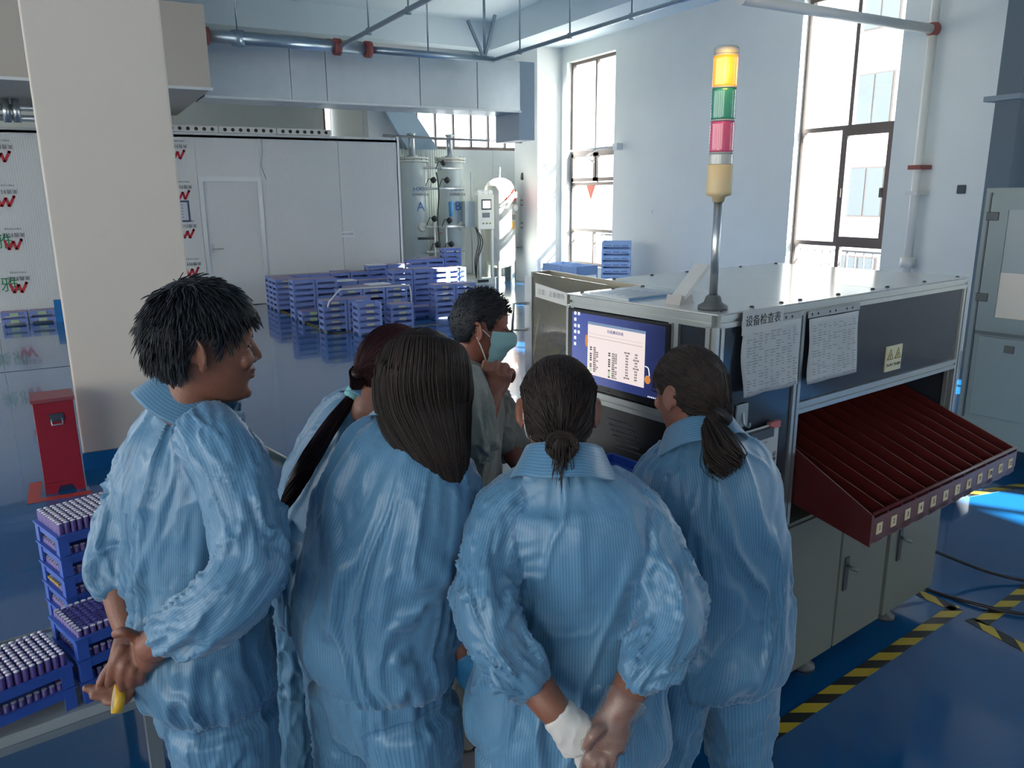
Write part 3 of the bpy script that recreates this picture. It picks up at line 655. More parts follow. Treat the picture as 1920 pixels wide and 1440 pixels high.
MB().tube(bez([(UI, .27, 1.305), (UI, .256, 1.30), (UI, .25, 1.275)], 5), .0016, 5).build('wallpaper_shape', uiw, mon, local=True)
for i in range(5): lb('tray_icon', (UI-.0005, .25-i*.008, 1.205), (UI, .254-i*.008, 1.209), uiw, mon)
text('lettering', 'PHILIPS', .009, (-.0066, .45, ZR+.046), (0, -1, 0), (0, 0, 1), mat('bezel_print', '#8c9092', .5), mon, local=True)
# red collecting tray
redm = mat('tray_red', '#551a19', .4, noise=.08, nscale=12); 
tr = thing('collecting_tray', 'dark red slotted collecting tray sloping out of the machine side', 'tray', ML(1.0, -.27, .76), MR)
def tl(u, w, z): return (u-1.0, w+.27, z-.76)       # machine coords -> tray coords
tu0, tu1 = .475, 1.575; zi, zo = 1.06, .765          # inner and outer heights of the channel floor
wi, wo = .42, -.285
def slope(w_): return zo+(zi-zo)*(w_-wo)/(wi-wo)
MB().add([tl(tu0, wo, zo-.02), tl(tu1, wo, zo-.02), tl(tu1, wi, zi-.02), tl(tu0, wi, zi-.02), tl(tu0, wo, zo), tl(tu1, wo, zo), tl(tu1, wi, zi), tl(tu0, wi, zi)],
         [(0,3,2,1),(4,5,6,7),(0,1,5,4),(1,2,6,5),(2,3,7,6),(3,0,4,7)]).build('tray_floor', redm, tr, local=True)
NCH = 12; cream_tag = mat('tag_cream', '#d2c09a', .6)
for i in range(NCH+1):
    uu = tu0+(tu1-tu0)*i/NCH; hgt = .075; t_ = .004 if 0 < i < NCH else .008
    MB().prism([tl(uu, wo, slope(wo)), tl(uu, wi, slope(wi)), tl(uu, wi, slope(wi)+hgt*.5), tl(uu, wo, slope(wo)+hgt)], (t_, 0, 0)).build('divider' if 0 < i < NCH else 'side_plate', redm, tr, local=True)
# the side plate is deeper at the near end
MB().prism([tl(tu0-.006, wo, .735), tl(tu0-.006, .02, .80), tl(tu0-.006, .02, 1.0), tl(tu0-.006, wo, .845)], (.006, 0, 0)).build('side_plate', redm, tr, local=True)
for i in range(NCH):
    ua = tu0+(tu1-tu0)*i/NCH; ub = ua+(tu1-tu0)/NCH; um = (ua+ub)/2
    MB().prism([tl(ua+.004, wo, .83), tl(ub, wo, .83), tl(ub, wo, .765), tl(ub-.02, wo, .742), tl(ua+.024, wo, .742), tl(ua+.004, wo, .765)], (0, .006, 0)).build('end_stop', redm, tr, local=True)
    tg = MB().box(tl(um-.017, wo-.002, .77), tl(um+.017, wo, .808)).build('number_tag', cream_tag, tr, local=True)
    text('lettering', str(i+1), .026, tl(um, wo-.0025, .789), (1, 0, 0), (0, 0, 1), ink, tg, local=True)
MB().tube([tl(tu0, wo+.004, .845), tl(tu1, wo+.004, .845)], .006, 8).build('edge_rod', redm, tr, local=True)
# papers on the long side
pap = mat('paper', '#b9bcbd', .7, noise=.05, nscale=30, bump=.15, bscale=25); sleeve_m = mat('plastic_sleeve', '#9da2a4', .25); print_g = mat('print_grey', '#7d8286', .7)
def sheet(name, label, u0, u1, z0, z1, rows=22, curl=.012, seed=0, off=-.006, pap=pap, lines=True):
    t = thing(name, label, 'paper', ML((u0+u1)/2, off, z0), MR); rg = random.Random(seed)
    n, m = 10, 12; vs = []; fs = []
    for j in range(m+1):
        for i in range(n+1):
            s, q = i/n, j/m
            vs.append(((s-.5)*(u1-u0)+.004*math.sin(q*7+seed)*(s < .2), -.003-curl*((1-q)**2)*(.4+.6*abs(math.sin(s*5+seed)))*.5-.002*math.sin(9*s+5*q+seed), q*(z1-z0)))
    k = len(vs); vs += [(x, y+.0008, z) for x, y, z in vs]
    g = lambda i, j, o=0: o+j*(n+1)+i
    for j in range(m):
        for i in range(n): fs.append((g(i, j), g(i+1, j), g(i+1, j+1), g(i, j+1))); fs.append((g(i, j, k), g(i, j+1, k), g(i+1, j+1, k), g(i+1, j, k)))
    for i in range(n): fs.append((g(i, 0), g(i, 0, k), g(i+1, 0, k), g(i+1, 0))); fs.append((g(i, m), g(i+1, m), g(i+1, m, k), g(i, m, k)))
    for j in range(m): fs.append((g(0, j), g(0, j+1), g(0, j+1, k), g(0, j, k))); fs.append((g(n, j), g(n, j, k), g(n, j+1, k), g(n, j+1)))
    MB().add(vs, fs, True).build('page', pap, t, local=True)
    if lines:
        mb = MB()
        for r in range(rows):
            q = .06+.86*r/rows
            for c in range(9):
                if rg.random() < .75:
                    s0 = .06+c*.1; ln = rg.uniform(.03, .09); yb = -.0036-curl*((1-q)**2)*.5-.003
                    mb.add([((s0-.5)*(u1-u0), yb, q*(z1-z0)), ((s0+ln-.5)*(u1-u0), yb, q*(z1-z0)), ((s0+ln-.5)*(u1-u0), yb, q*(z1-z0)+.0022), ((s0-.5)*(u1-u0), yb, q*(z1-z0)+.0022)], [(0, 1, 2, 3)])
        mb.build('printed_rows', print_g, t, local=True)['kind'] = 'stuff'
    return t
s1 = sheet('check_sheet', 'curled check sheet below the title strip on the dark panel', .115, .415, 1.237, 1.455, seed=1, curl=.03)
s2 = sheet('check_sheet', 'curled check sheet right of the frame post', .468, .772, 1.226, 1.445, seed=4, curl=.03)
def pocket(u0, u1, z0, z1, par):
    q = MB().box((-.5*(u1-u0), -.0005, (z0)), (.5*(u1-u0), .002, z1)).build('punched_edge', sleeve_m, par, local=True)
    for i in range(9):
        if i % 3 != 2: MB().cyl((-.5*(u1-u0)+(i+.6)*(u1-u0)/9, -.0012, (z0+z1)/2), (-.5*(u1-u0)+(i+.6)*(u1-u0)/9, .0, (z0+z1)/2), .0045, 8).build('punch_hole', hole_m, q, local=True)
pocket(.115, .42, .215, .238, s1); pocket(.46, .775, .222, .245, s2)
ts = thing('title_strip', 'white title strip at the machine top corner', 'sign', ML(.21, -.012, 1.43), MR)
MB().box((-.103, 0, 0), (.103, .002, .075)).build('card', mat('strip_paper', '#b6b8b7', .5), ts, local=True)
text('lettering', '设备检查表', .036, (0, -.0008, .04), (1, 0, 0), (0, 0, 1), mat('print_black_bold', '#2f3136', .6), ts, local=True)
ws = thing('warning_sign', 'cream warning plate with two hazard triangles on the dark panel', 'sign', ML(1.075, .004, 1.185), MR)
MB().box((-.058, -.002, 0), (.058, .003, .098)).build('plate', mat('plate_cream', '#cfc8a2', .5), ws, local=True)
for dx in (-.028, .028):
    tri_o = [(dx-.024, -.0025, .045), (dx+.024, -.0025, .045), (dx, -.0025, .088)]
    MB().prism(tri_o, (0, .001, 0)).build('triangle', ink, ws, local=True)
    MB().prism([(dx-.017, -.003, .0485), (dx+.017, -.003, .0485), (dx, -.003, .081)], (0, .001, 0)).build('triangle_inner', mat('hazard_yellow', '#cdbb62', .5), ws, local=True)
    MB().bar((dx-.006, -.0034, .052), (dx+.003, -.0034, .068), .0008, .004).build('pictogram', ink, ws, local=True)
for dx, s_ in ((-.028, '当心夹手'), (.028, '当心触电')): text('lettering', s_, .0125, (dx, -.0028, .024), (1, 0, 0), (0, 0, 1), ink, ws, local=True)
hk = thing('adhesive_hook', 'clear plastic adhesive hook above the clipboard', 'hook', ML(.152, .004, 1.13), MR)
MB().box((-.03, -.004, 0), (.03, .003, .078)).build('pad', mat('clear_plastic', '#9ba0a2', .2), hk, local=True, bevel=.006); MB().tube(bez([(0, -.005, .05), (0, -.012, .015), (0, -.03, .008), (0, -.032, .022)], 5), .004, 8).build('hook', alu, hk, local=True)
cl = thing('clipboard', 'white clipboard with red tab hanging on the dark panel', 'clipboard', ML(.23, -.012, .78), MR)
MB().box((-.10, -.004, 0), (.10, .004, .34)).build('board', mat('clipboard_white', '#b9bbb8', .5), cl, local=True, bevel=.003); MB().box((-.085, -.007, .02), (.06, -.004, .31)).build('sheet', pap, cl, local=True)
MB().box((-.07, -.02, .305), (.05, -.004, .335)).build('clip', mat('clip_steel', '#53565a', .3, metal=.7), cl, local=True); MB().box((.045, -.008, .325), (.101, .006, .347)).build('red_tab', mat('tab_red', '#b5605c', .5), cl, local=True)
for i in range(14): MB().box((-.075, -.0076, .05+.018*i), (-.075+.03+.09*random.random(), -.007, .053+.018*i)).build('printed_row', print_g, cl, local=True)
text('lettering', '设备日常保养记录表', .019, (.082, -.0048, .16), (0, 0, -1), (1, 0, 0), ink, cl, local=True)
# signal tower on the machine top
sg = thing('signal_tower', 'signal tower light with glowing orange lens on a steel pole', 'lamp', ML(.078, .08, HT), MR)
MB().lathe((0, 0, 0), [(.045, 0), (.045, .012), (.028, .022), (.022, .04), (.014, .046)], 24).build('base_flange', mat('flange_grey', '#4c5053', .5), sg, local=True)
MB().cyl((0, 0, .04), (0, 0, .33), .0125, 16).build('pole', alu, sg, local=True)
MB().lathe((0, 0, .32), [(.016, 0), (.02, .015), (.036, .02), (.037, .03), (.037, .105), (.034, .107)], 24).build('socket', mat('tower_cream', '#c9b48a', .5), sg, local=True)
z = .427
def lens(name, c, h, e=0, ec=None):
    global z
    m = mat(name, c, .25, noise=.05, nscale=40, emit=ec or c, estr=e, coat=.5)
    prof = [(.033, 0)]
    for i in range(9): prof += [(.0352, h*(i+.5)/9.5), (.0338, h*(i+1)/9.5)]
    prof.append((.033, h)); MB().lathe((0, 0, z), prof, 24).build(name, m, sg, local=True)
    MB().lathe((0, 0, z+h), [(.0345, 0), (.0345, .005)], 24).build('spacer_ring', mat('ring_grey', '#9a9f9f', .4), sg, local=True); z += h+.005
lens('clear_lens', '#aeb1ad', .03); lens('red_lens', '#b8486a', .085, .02); lens('green_lens', '#2f7d6c', .085, .02); lens('orange_lens', '#e8772a', .082, .28, '#ff7a22')
MB().ell((0, 0, z-.045), (.022, .022, .022)).build('flash', mat('lamp_core', '#ffd27a', .3, emit='#ffd27a', estr=2), sg, local=True)
pl_ = bpy.data.lights.new('lamp_bulb', 'POINT'); pl_.energy = .12; pl_.color = (1, .55, .15); pl_.shadow_soft_size = .04
plo = bpy.data.objects.new('lamp_bulb', pl_); COL.objects.link(plo); plo.parent = sg; plo.location = (-.06, -.06, z-.04)
MB().lathe((0, 0, z), [(.0352, 0), (.0352, .016), (.03, .02)], 24).build('cap', mat('cap_grey', '#8f9699', .4), sg, local=True)
# folded stand and papers on the top
st_ = thing('phone_stand', 'folded white plastic stand on the machine top', 'stand', ML(.085, .235, HT), MR)
MB().prism([(-.02, -.03, .0), (.01, -.03, .0), (.16, -.01, .115), (.145, -.01, .12)], (0, .055, 0)).build('back_plate', mat('stand_white', '#c2c3c0', .4), st_, local=True)
MB().prism([(-.02, -.035, 0), (.05, -.035, 0), (.045, -.03, .03), (.015, -.03, .012), (-.005, -.03, .03)], (0, .06, 0)).build('clip_foot', mat('stand_shade', '#a9a5a0', .4), st_, local=True)
fp = thing('plastic_folder', 'thin blue edged plastic folder of papers on the machine top', 'folder', ML(.15, .5, HT), MR)
MB().box((-.13, -.12, .0), (.14, .11, .006)).build('cover', mat('folder_grey', '#b3bcc2', .3), fp, local=True); MB().box((-.13, -.123, .0), (.14, -.12, .008)).build('spine', mat('folder_blue', '#5d86b0', .4), fp, local=True)
MB().box((-.11, -.1, .006), (.1, .09, .008)).build('sheet', mat('folder_sheet', '#bfc4c6', .4), fp, local=True)
for i in range(4): MB().box((-.09, -.07+.04*i, .008), (.06, -.06+.04*i, .0085)).build('printed_row', mat('folder_print', '#8fa3bd', .5), fp, local=True)
# ------------------------------------------------------------------ feeding hopper on the left of the screen
hp = thing('feed_hopper', 'beige feed hopper with clear front full of purple cells', 'hopper', ML(.3, .97, .72), MR)
steel = mat('hopper_steel', '#a8a395', .35, metal=.4)
def hb(name, a, b, m): return MB().box((a[0]-.3, a[1]-.97, a[2]-.72), (b[0]-.3, b[1]-.97, b[2]-.72)).build(name, m, hp, local=True)
H_ = lambda u, w, z: (u-.3, w-.97, z-.72)
MB().prism([H_(.3, .69, .9), H_(.3, 1.29, .9), H_(.3, 1.25, 1.52), H_(.3, .69, 1.50)], (.006, 0, 0)).build('clear_front', glassmat('hopper_acrylic', '#d2cfc2', .10, .05, .14), hp, local=True)
MB().prism([H_(.405, .69, .9), H_(.405, 1.29, .9), H_(.405, 1.25, 1.52), H_(.405, .69, 1.50)], (.01, 0, 0)).build('back_plate', steel, hp, local=True)
MB().prism([H_(.31, 1.29, .9), H_(.405, 1.29, .9), H_(.405, 1.25, 1.52), H_(.31, 1.25, 1.52)], (0, .01, 0)).build('side_plate', steel, hp, local=True)
hb('side_plate', (.31, .68, .9), (.405, .69, 1.5), steel)
MB().prism([H_(.31, .69, 1.06), H_(.31, 1.26, 1.06), H_(.40, 1.26, 1.10), H_(.40, .69, 1.10)], (0, 0, -.01)).build('chute', steel, hp, local=True)
hb('side_rail', (.295, 1.24, .9), (.315, 1.29, 1.5), alu); hb('stand_box', (.29, .945, .0), (.41, 1.28, .9), cabp)
MB().tube([H_(.29, 1.27, 1.38), H_(.24, 1.30, 1.38), H_(.24, 1.31, 1.26), H_(.29, 1.28, 1.26)], .007, 8).build('handle', alu, hp, local=True)
MB().tube([H_(.305, 1.20, 1.34), H_(.305, 1.26, 1.05)], .004, 6).build('crack', mat('crack_white', '#cfcfc8', .4), hp, local=True)
ng = MB().prism([H_(.296, 1.215, 1.415), H_(.296, 1.005, 1.395), H_(.296, 1.005, 1.45), H_(.296, 1.215, 1.475)], (.003, 0, 0)).build('notice_strip', mat('strip_white', '#c9cac6', .5), hp, local=True)
text('lettering', '注意：正极朝外', .026, H_(.2955, 1.11, 1.434), (0, -1, -.06), (0, 0, 1), mat('strip_print', '#8b8d8e', .6), hp, local=True)
cell_end = mat('cell_end', '#6a61ac', .4); cell_wrap = mat('cell_wrap', '#5b4a8c', .35); cell_top = mat('cell_top_white', '#cfc9cf', .4)
mb = MB()
for i in range(11):
    for j in range(20):
        w_ = .76+j*.0225+(i % 2)*.011; z_ = 1.13+i*.0195
        if w_ < 1.24 and z_ < 1.30-.15*abs(w_-1.12) and z_ > 1.135+(w_-.95)*.42: mb.tube([H_(.318, w_, z_), H_(.38, w_, z_)], .0095, 10)
mb.build('cell_pile', cell_end, hp, local=True)['kind'] = 'stuff'
# shelf in front of the hopper and keyboard tray
sh = thing('operator_shelf', 'grey steel operator shelf left of the screen', 'shelf', ML(-.1, .9, .8), MR)
greyst = mat('grey_steel', '#7d868c', .45, metal=.2)
def sbx(name, a, b, m): return MB().box((a[0]+.1, a[1]-.9, a[2]-.8), (b[0]+.1, b[1]-.9, b[2]-.8)).build(name, m, sh, local=True)
sbx('shelf_top', (-.13, .68, .775), (.27, 1.2, .80), greyst); sbx('apron', (-.13, .68, .70), (-.118, 1.2, .775), greyst)
for uu, ww in ((-.1, .72), (-.1, 1.16), (.24, .97), (.24, 1.16)): sbx('leg', (uu-.02, ww-.02, 0), (uu+.02, ww+.02, .775), greyst)
kb = thing('keyboard_tray', 'black keyboard tray below the operator shelf', 'tray', ML(-.25, .6, .66), MR)
MB().box((-.14, -.1, 0), (.12, .5, .02)).build('tray', blackp, kb, local=True)
for j in range(5):
    for i in range(14): MB().box((-.12+j*.021, -.06+i*.021, .02), (-.103+j*.021, -.043+i*.021, .03)).build('key', mat('key_black', '#1d2023', .5), kb, local=True)
for ww in (-.09, .48): MB().box((.1, ww-.01, .02), (.13, ww+.01, .04)).build('bracket', greyst, kb, local=True)
# ================================================================== right-hand cabinet
cg = mat('cabinet_grey_green', '#7c8b8c', .4, noise=.03); cgd = mat('cabinet_seam', '#4d5a5e', .5)
rc = thing('test_cabinet', 'tall grey green test cabinet at the right edge with window door', 'cabinet', (5.36, 3.17, 0), MR)
def rb(name, a, b, m, bevel=0, par=None): return MB().box(a, b).build(name, m, par or rc, local=True, bevel=bevel)
rb('body', (.012, -1.6, .13), (1.1, 0, 1.872), cg, .006)
rb('door_frame', (-.004, -.16, .93), (.012, -.05, 1.82), cg); rb('door_frame', (-.004, -1.5, 1.73), (.012, -.16, 1.82), cg); rb('door_frame', (-.004, -1.5, .93), (.012, -.16, 1.02), cg)
rb('seam', (-.001, -.045, .3), (.012, -.035, 1.84), cgd); rb('seam', (-.001, -1.5, .895), (.012, -.05, .915), cgd)
rb('window_film', (.004, -1.4, 1.32), (.011, -.16, 1.73), mat('film_grey', '#8d999b', .3)); rb('window_lit', (.004, -1.4, 1.02), (.011, -.16, 1.32), mat('lit_pane_cream', '#cdc6b8', .25))  # lower pane: its lit look is painted as plain cream
rb('inner_shadow', (.003, -.72, 1.02), (.0045, -.42, 1.19), mat('painted_shadow', '#7c7a70', .4))  # dark patch painted for the shadow inside the window
for zz_ in (1.66, 1.12): rb('hinge', (-.012, -.105, zz_), (.0, -.03, zz_+.055), mat('hinge_dark', '#3f474a', .4, metal=.5), .003)
rb('lower_panel', (-.004, -1.5, .33), (.012, -.08, .885), cg, .004); rb('lock', (-.012, -.31, .79), (-.003, -.25, .84), mat('hinge_dark', '#3f474a', .4))
for yy in (-.12, -1.45): MB().lathe((.12, yy, 0), [(.05, 0), (.05, .03), (.02, .05), (.02, .14)], 12).build('foot', rail_m, rc, local=True)
# odds and ends on the floor under the cabinet
q = WZ(1812, 838, 0)
fz = thing('tape_roll_box', 'small cluttered box of tape rolls by the cabinet foot', 'box', (4.6, 2.72, 0), .2)
MB().box((-.12, -.1, 0), (.12, .1, .12)).build('box', mat('box_dark', '#3b4248', .6), fz, local=True)
MB().lathe((-.02, 0, .12), [(.05, 0), (.05, .05), (.03, .05)], 16).build('tape_roll', mat('roll_brown', '#7c5548', .6), fz, local=True); MB().lathe((.07, -.03, .12), [(.035, 0), (.035, .03)], 16).build('tape_roll', mat('roll_cream', '#cfc6b8', .6), fz, local=True)
# ================================================================== floor tape and cables
def tape_mat(sc, ang=-.925):
    m = bpy.data.materials.new('hazard_tape'); m.use_nodes = True; nt = m.node_tree; b = nt.nodes['Principled BSDF']
    tc = nt.nodes.new('ShaderNodeTexCoord'); w = nt.nodes.new('ShaderNodeTexWave'); w.bands_direction = 'X'; w.inputs['Scale'].default_value = sc
    mp = nt.nodes.new('ShaderNodeMapping'); mp.inputs['Rotation'].default_value = (0, 0, ang); nt.links.new(tc.outputs['Object'], mp.inputs[0]); nt.links.new(mp.outputs[0], w.inputs['Vector'])
    r = nt.nodes.new('ShaderNodeValToRGB'); r.color_ramp.interpolation = 'CONSTANT'; r.color_ramp.elements[0].color = lin('#16181b'); r.color_ramp.elements[1].color = lin('#b59a2c'); r.color_ramp.elements[1].position = .5
    nt.links.new(w.outputs['Fac'], r.inputs[0]); nt.links.new(r.outputs[0], b.inputs['Base Color']); b.inputs['Roughness'].default_value = .35
    return m
tapem = tape_mat(2.9)
def tape(p, q, label, w_=.06):
    p, q = v(*p[:2], 0), v(*q[:2], 0); d = q-p; L_ = np.linalg.norm(d); an = math.atan2(d[1], d[0])
    o = MB().box((0, -w_/2, .0005), (L_, w_/2, .002)).build('floor_tape', tapem); o.location = tuple(p); o.rotation_euler = (0, 0, an)
    return tag(o, label, 'floor tape', 'black and yellow floor tapes')
tape((1.72, 1.615), (3.32, 1.845), 'long black and yellow floor tape beside the machine')
tape((3.30, 2.05), (3.31, 1.84), 'short black and yellow floor tape meeting the machine foot'); tape((3.29, 1.715), (4.3, 1.86), 'black and yellow floor tape continuing towards the right edge')
tape((3.28, 1.76), (3.22, 1.2), 'black and yellow floor tape turning towards the camera at the right edge'); tape((4.7, 2.65), (5.6, 2.5), 'black and yellow floor tape below the test cabinet')
tape((2.83, 14.0), (2.93, 10.55), 'far black and white floor tape edging the crate stacks', .08); tape((2.93, 10.55), (4.6, 10.5), 'far floor tape in front of the crate stacks', .08)
cab_m = mat('cable_black', '#15181b', .5)
for k, pts in enumerate(([ML(1.66, .25, .12), v(3.35, 2.03, .012), v(3.42, 1.8, .012), v(3.55, 1.62, .012), v(3.9, 1.4, .012)], [ML(1.66, .45, .3), v(3.5, 2.1, .14), v(3.75, 1.9, .03), v(3.95, 1.7, .012), v(4.2, 1.5, .012)])):
    o = MB().tube(bez(pts, 10), .008, 8).build('power_cable', cab_m); tag(o, ['black cable lying across the tape behind the machine foot', 'black cable arching down from the machine end'][k], 'cable', 'black cables on the floor')
# red floor marking and fire box
rmk = mat('marking_red', '#a33a35', .4)
rm = thing('floor_marking', 'red painted floor outline round the red box', 'marking', (-.24, 5.55, 0))
for a, b in (((-.46, 5.44), (-.39, 5.86)), ((-.39, 5.44), (-.1, 5.51))): MB().box((a[0], a[1], .0005), (b[0], b[1], .002)).build('painted_bar', rmk, rm)
rbx = thing('extinguisher_box', 'tall dark red metal extinguisher box beside the column', 'box', (-.24, 5.68, 0), .06)
redbox = mat('box_red', '#8e1f2e', .35); redtop = mat('box_red_top', '#86424a', .4)
MB().box((-.125, -.11, .07), (.1, .12, .60)).build('body', redbox, rbx, local=True, bevel=.004)
MB().box((-.135, -.12, .60), (.11, .13, .625)).build('lid', redtop, rbx, local=True, bevel=.004)
MB().prism([(-.125, -.11, .07), (-.125, -.11, 0), (-.06, -.11, 0), (-.04, -.11, .045), (.03, -.11, .045), (.05, -.11, 0), (.1, -.11, 0), (.1, -.11, .07)], (0, .02, 0)).build('skirt', redbox, rbx, local=True)
MB().prism([(-.125, .1, .07), (-.125, .1, 0), (.1, .1, 0), (.1, .1, .07)], (0, .02, 0)).build('skirt', redbox, rbx, local=True)
lt = MB().box((-.045, -.118, .475), (.035, -.11, .525)).build('latch_plate', mat('latch_steel', '#6b7074', .25, metal=.8), rbx, local=True)
MB().tube([(-.035, -.12, .49), (-.035, -.13, .455), (.025, -.13, .455), (.025, -.12, .49)], .005, 8).build('latch_loop', alu, lt, local=True)
# ================================================================== crates and battery cells
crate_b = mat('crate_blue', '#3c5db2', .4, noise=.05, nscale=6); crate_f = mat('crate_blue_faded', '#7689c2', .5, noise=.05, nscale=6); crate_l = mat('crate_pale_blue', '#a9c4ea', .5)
lid_p = mat('cell_layer', '#8f7f98', .5, noise=.15, nscale=60); sheet_w = mat('white_board', '#dfe0e2', .5); lab_y = mat('crate_label', '#b9b59a', .6); lab_g = mat('crate_label_green', '#a3b997', .6)
def crate_mesh(name, L_, D, P_, m, wall=.6):
    """open crate: floor, four walls, rim, corner posts; the wall stops short of the crate above so a gap shows"""
    x, y = L_/2, D/2; h = P_*wall; t = .006; mb = MB()
    mb.box((-x+t, -y+t, .012), (x-t, y-t, .018))
    for a, b in (((-x, -y, .012), (x, -y+t, h)), ((-x, y-t, .012), (x, y, h)), ((-x, -y+t, .012), (-x+t, y-t, h)), ((x-t, -y+t, .012), (x, y-t, h))): mb.box(a, b)
    for a, b in (((-x-.008, -y-.008, h-.006), (x+.008, -y, h)), ((-x-.008, y, h-.006), (x+.008, y+.008, h)), ((-x-.008, -y, h-.006), (-x, y, h)), ((x, -y, h-.006), (x+.008, y, h))): mb.box(a, b)
    for sx in (-1, 1):
        for sy in (-1, 1): mb.box((sx*(x-.028), sy*(y+.004), -P_*(1-wall)+.002), (sx*(x+.004), sy*(y-.004), h-.007)); mb.box((sx*(x+.004), sy*(y-.004), -P_*(1-wall)+.002), (sx*(x-.004), sy*(y-.026), h-.007))
    return mb.mesh(name, m)
# ---- foreground: 18 mm cells
CL, CD, CPt = .325, .205, .073
near_mesh = crate_mesh('crate', CL, CD, CPt, crate_b)
mb = MB(); mb.lathe((0, 0, 0), [(.0085, 0), (.0088, .002), (.0088, .061), (.0075, .063)], 10); mb.cur = 1; mb.lathe((0, 0, .0628), [(.0078, 0), (.0078, .0012), (.0035, .0014), (.0035, .0024)], 10)
cell_me = mb.mesh('battery_cell', [cell_wrap, cell_top])
def cell_rows(top_mat):
    mb = MB(); nx, ny = 16, 10
    for i in range(nx):
        for j in range(ny):
            if i in (0, nx-1) or j in (0, ny-1):
                mb.cur = 0; c = (-.15+i*.02, -.09+j*.02, .02); mb.lathe(c, [(.0088, 0), (.0088, .044)], 8); mb.cur = 1; mb.lathe((c[0], c[1], .0641), [(.0075, 0), (.0075, .001)], 8)
    return mb.mesh('cell_row', [cell_wrap, top_mat])
ring_me = cell_rows(cell_top)
RZ = math.radians(19.5)
def near_stack(corner, n, what, zb=.35):
    """corner: world xy of the crate corner nearest the camera"""
    c = v(corner[0], corner[1], 0)+v(math.cos(RZ), math.sin(RZ), 0)*(CL/2+.004)+v(-math.sin(RZ), math.cos(RZ), 0)*(CD/2+.004); out = []
    for k in range(n):
        o = bpy.data.objects.new('battery_crate', near_mesh); COL.objects.link(o); o.location = (c[0], c[1], zb+k*CPt+CPt*.4); o.rotation_euler = (0, 0, RZ)
        nm = ['bottom', 'second', 'third', 'fourth', 'fifth', 'sixth'][k] if k < n-1 else 'top'
        tag(o, '%s blue crate of %s' % (nm, what), 'crate', 'blue cell crates on the grey bench'); out.append(o)
        if k < n-1:
            r = bpy.data.objects.new('cell_rows', ring_me); COL.objects.link(r); r.parent = o; r['kind'] = 'stuff'
    return out
tall = near_stack((-.165, 2.745), 6, 'the tall stack at the back of the bench')
mids = near_stack((-.141, 2.45), 3, 'the stack between bench end and man')
lefts = near_stack((-.475, 2.34), 2, 'the pair at the left picture edge')
NUM = ['first', 'second', 'third', 'fourth', 'fifth', 'sixth', 'seventh', 'eighth', 'ninth', 'tenth', 'eleventh', 'twelfth', 'thirteenth', 'fourteenth', 'fifteenth', 'sixteenth']
def fill(cr, label, group, cols=range(16), rows=range(10), dz=0):
    for i in cols:
        for j in rows:
            o = bpy.data.objects.new('battery_cell', cell_me); COL.objects.link(o)
            p = Matrix.Rotation(RZ, 4, 'Z') @ Vector((-.15+i*.02, -.09+j*.02, 0))
            o.location = (cr.location[0]+p.x, cr.location[1]+p.y, cr.location[2]+.0185+dz); tag(o, label % (NUM[i-cols[0]], NUM[j]), 'battery', group)
fill(tall[-1], 'purple battery cell in the tall stack top crate, %s column, %s row from front', 'cells in the tall stack', range(0, 16))
fill(lefts[-1], 'white topped battery cell in the left edge crate, %s column, %s row from front', 'cells in the left edge crate', range(3, 16))
# the middle stack's top crate: purple spacer sheet with a ring of cells
sp = bpy.data.objects.new('cell_rows', ring_me); COL.objects.link(sp); sp.parent = mids[-1]; sp['kind'] = 'stuff'
mbs = MB().box((-.14, -.08, .055), (.14, .08, .059)); spc = mbs.build('spacer_sheet', mat('spacer_purple', '#3c3470', .4), mids[-1], local=True)
for i in range(14):
    for j in range(8):
        MB().lathe((-.13+i*.02, -.07+j*.02, .059), [(.0075, 0), (.0075, .0012), (.0055, .0012)], 8).build('cell_ring', mat('ring_dark', '#575090', .4), spc, local=True) if j > 3 or i < 3 else MB().cyl((-.13+i*.02, -.07+j*.02, .059), (-.13+i*.02, -.07+j*.02, .0597), .003, 6).build('sheet_hole', mat('hole_navy', '#15142c', .6), spc, local=True)
MB().box((-CL/2-.002, -.05, -.004), (-CL/2-.006, .05, .004)).build('yellow_tie', mat('tie_yellow', '#a89040', .5), tall[3], local=True)
# ---- bench
bd = v(math.cos(MR), math.sin(MR), 0); bn = v(-math.sin(MR), math.cos(MR), 0)
be = thing('work_bench', 'low grey steel bench under the battery crates', 'bench', (-.36, 2.40, 0), MR)
bt = mat('bench_top', '#9aa0a0', .4, noise=.1, nscale=4)
MB().box((-1.2, 0, .315), (.45, .56, .35)).build('bench_top', bt, be, local=True, bevel=.003); MB().box((-1.2, .56, .315), (.45, .575, .36)).build('back_lip', mat('bench_lip', '#5f696e', .5), be, local=True)
for x in (-1.1, -.3, .4):
    for y in (.04, .52): MB().box((x-.02, y-.02, 0), (x+.02, y+.02, .315)).build('leg', greyst, be, local=True)
MB().box((-1.2, 0, .29), (.45, .012, .315)).build('front_rail', greyst, be, local=True)
# grey mat on the floor where the group stands
p = [WZ(520, 1262, .002), WZ(900, 1130, .002), WZ(960, 1500, .002), WZ(500, 1500, .002)]
gm = MB().prism([(q[0], q[1], .0005) for q in p], (0, 0, .005)).build('floor_mat', mat('mat_grey', '#98979a', .7, noise=.1, nscale=6)); tag(gm, 'pale grey rubber mat on the floor between the workers', 'mat')
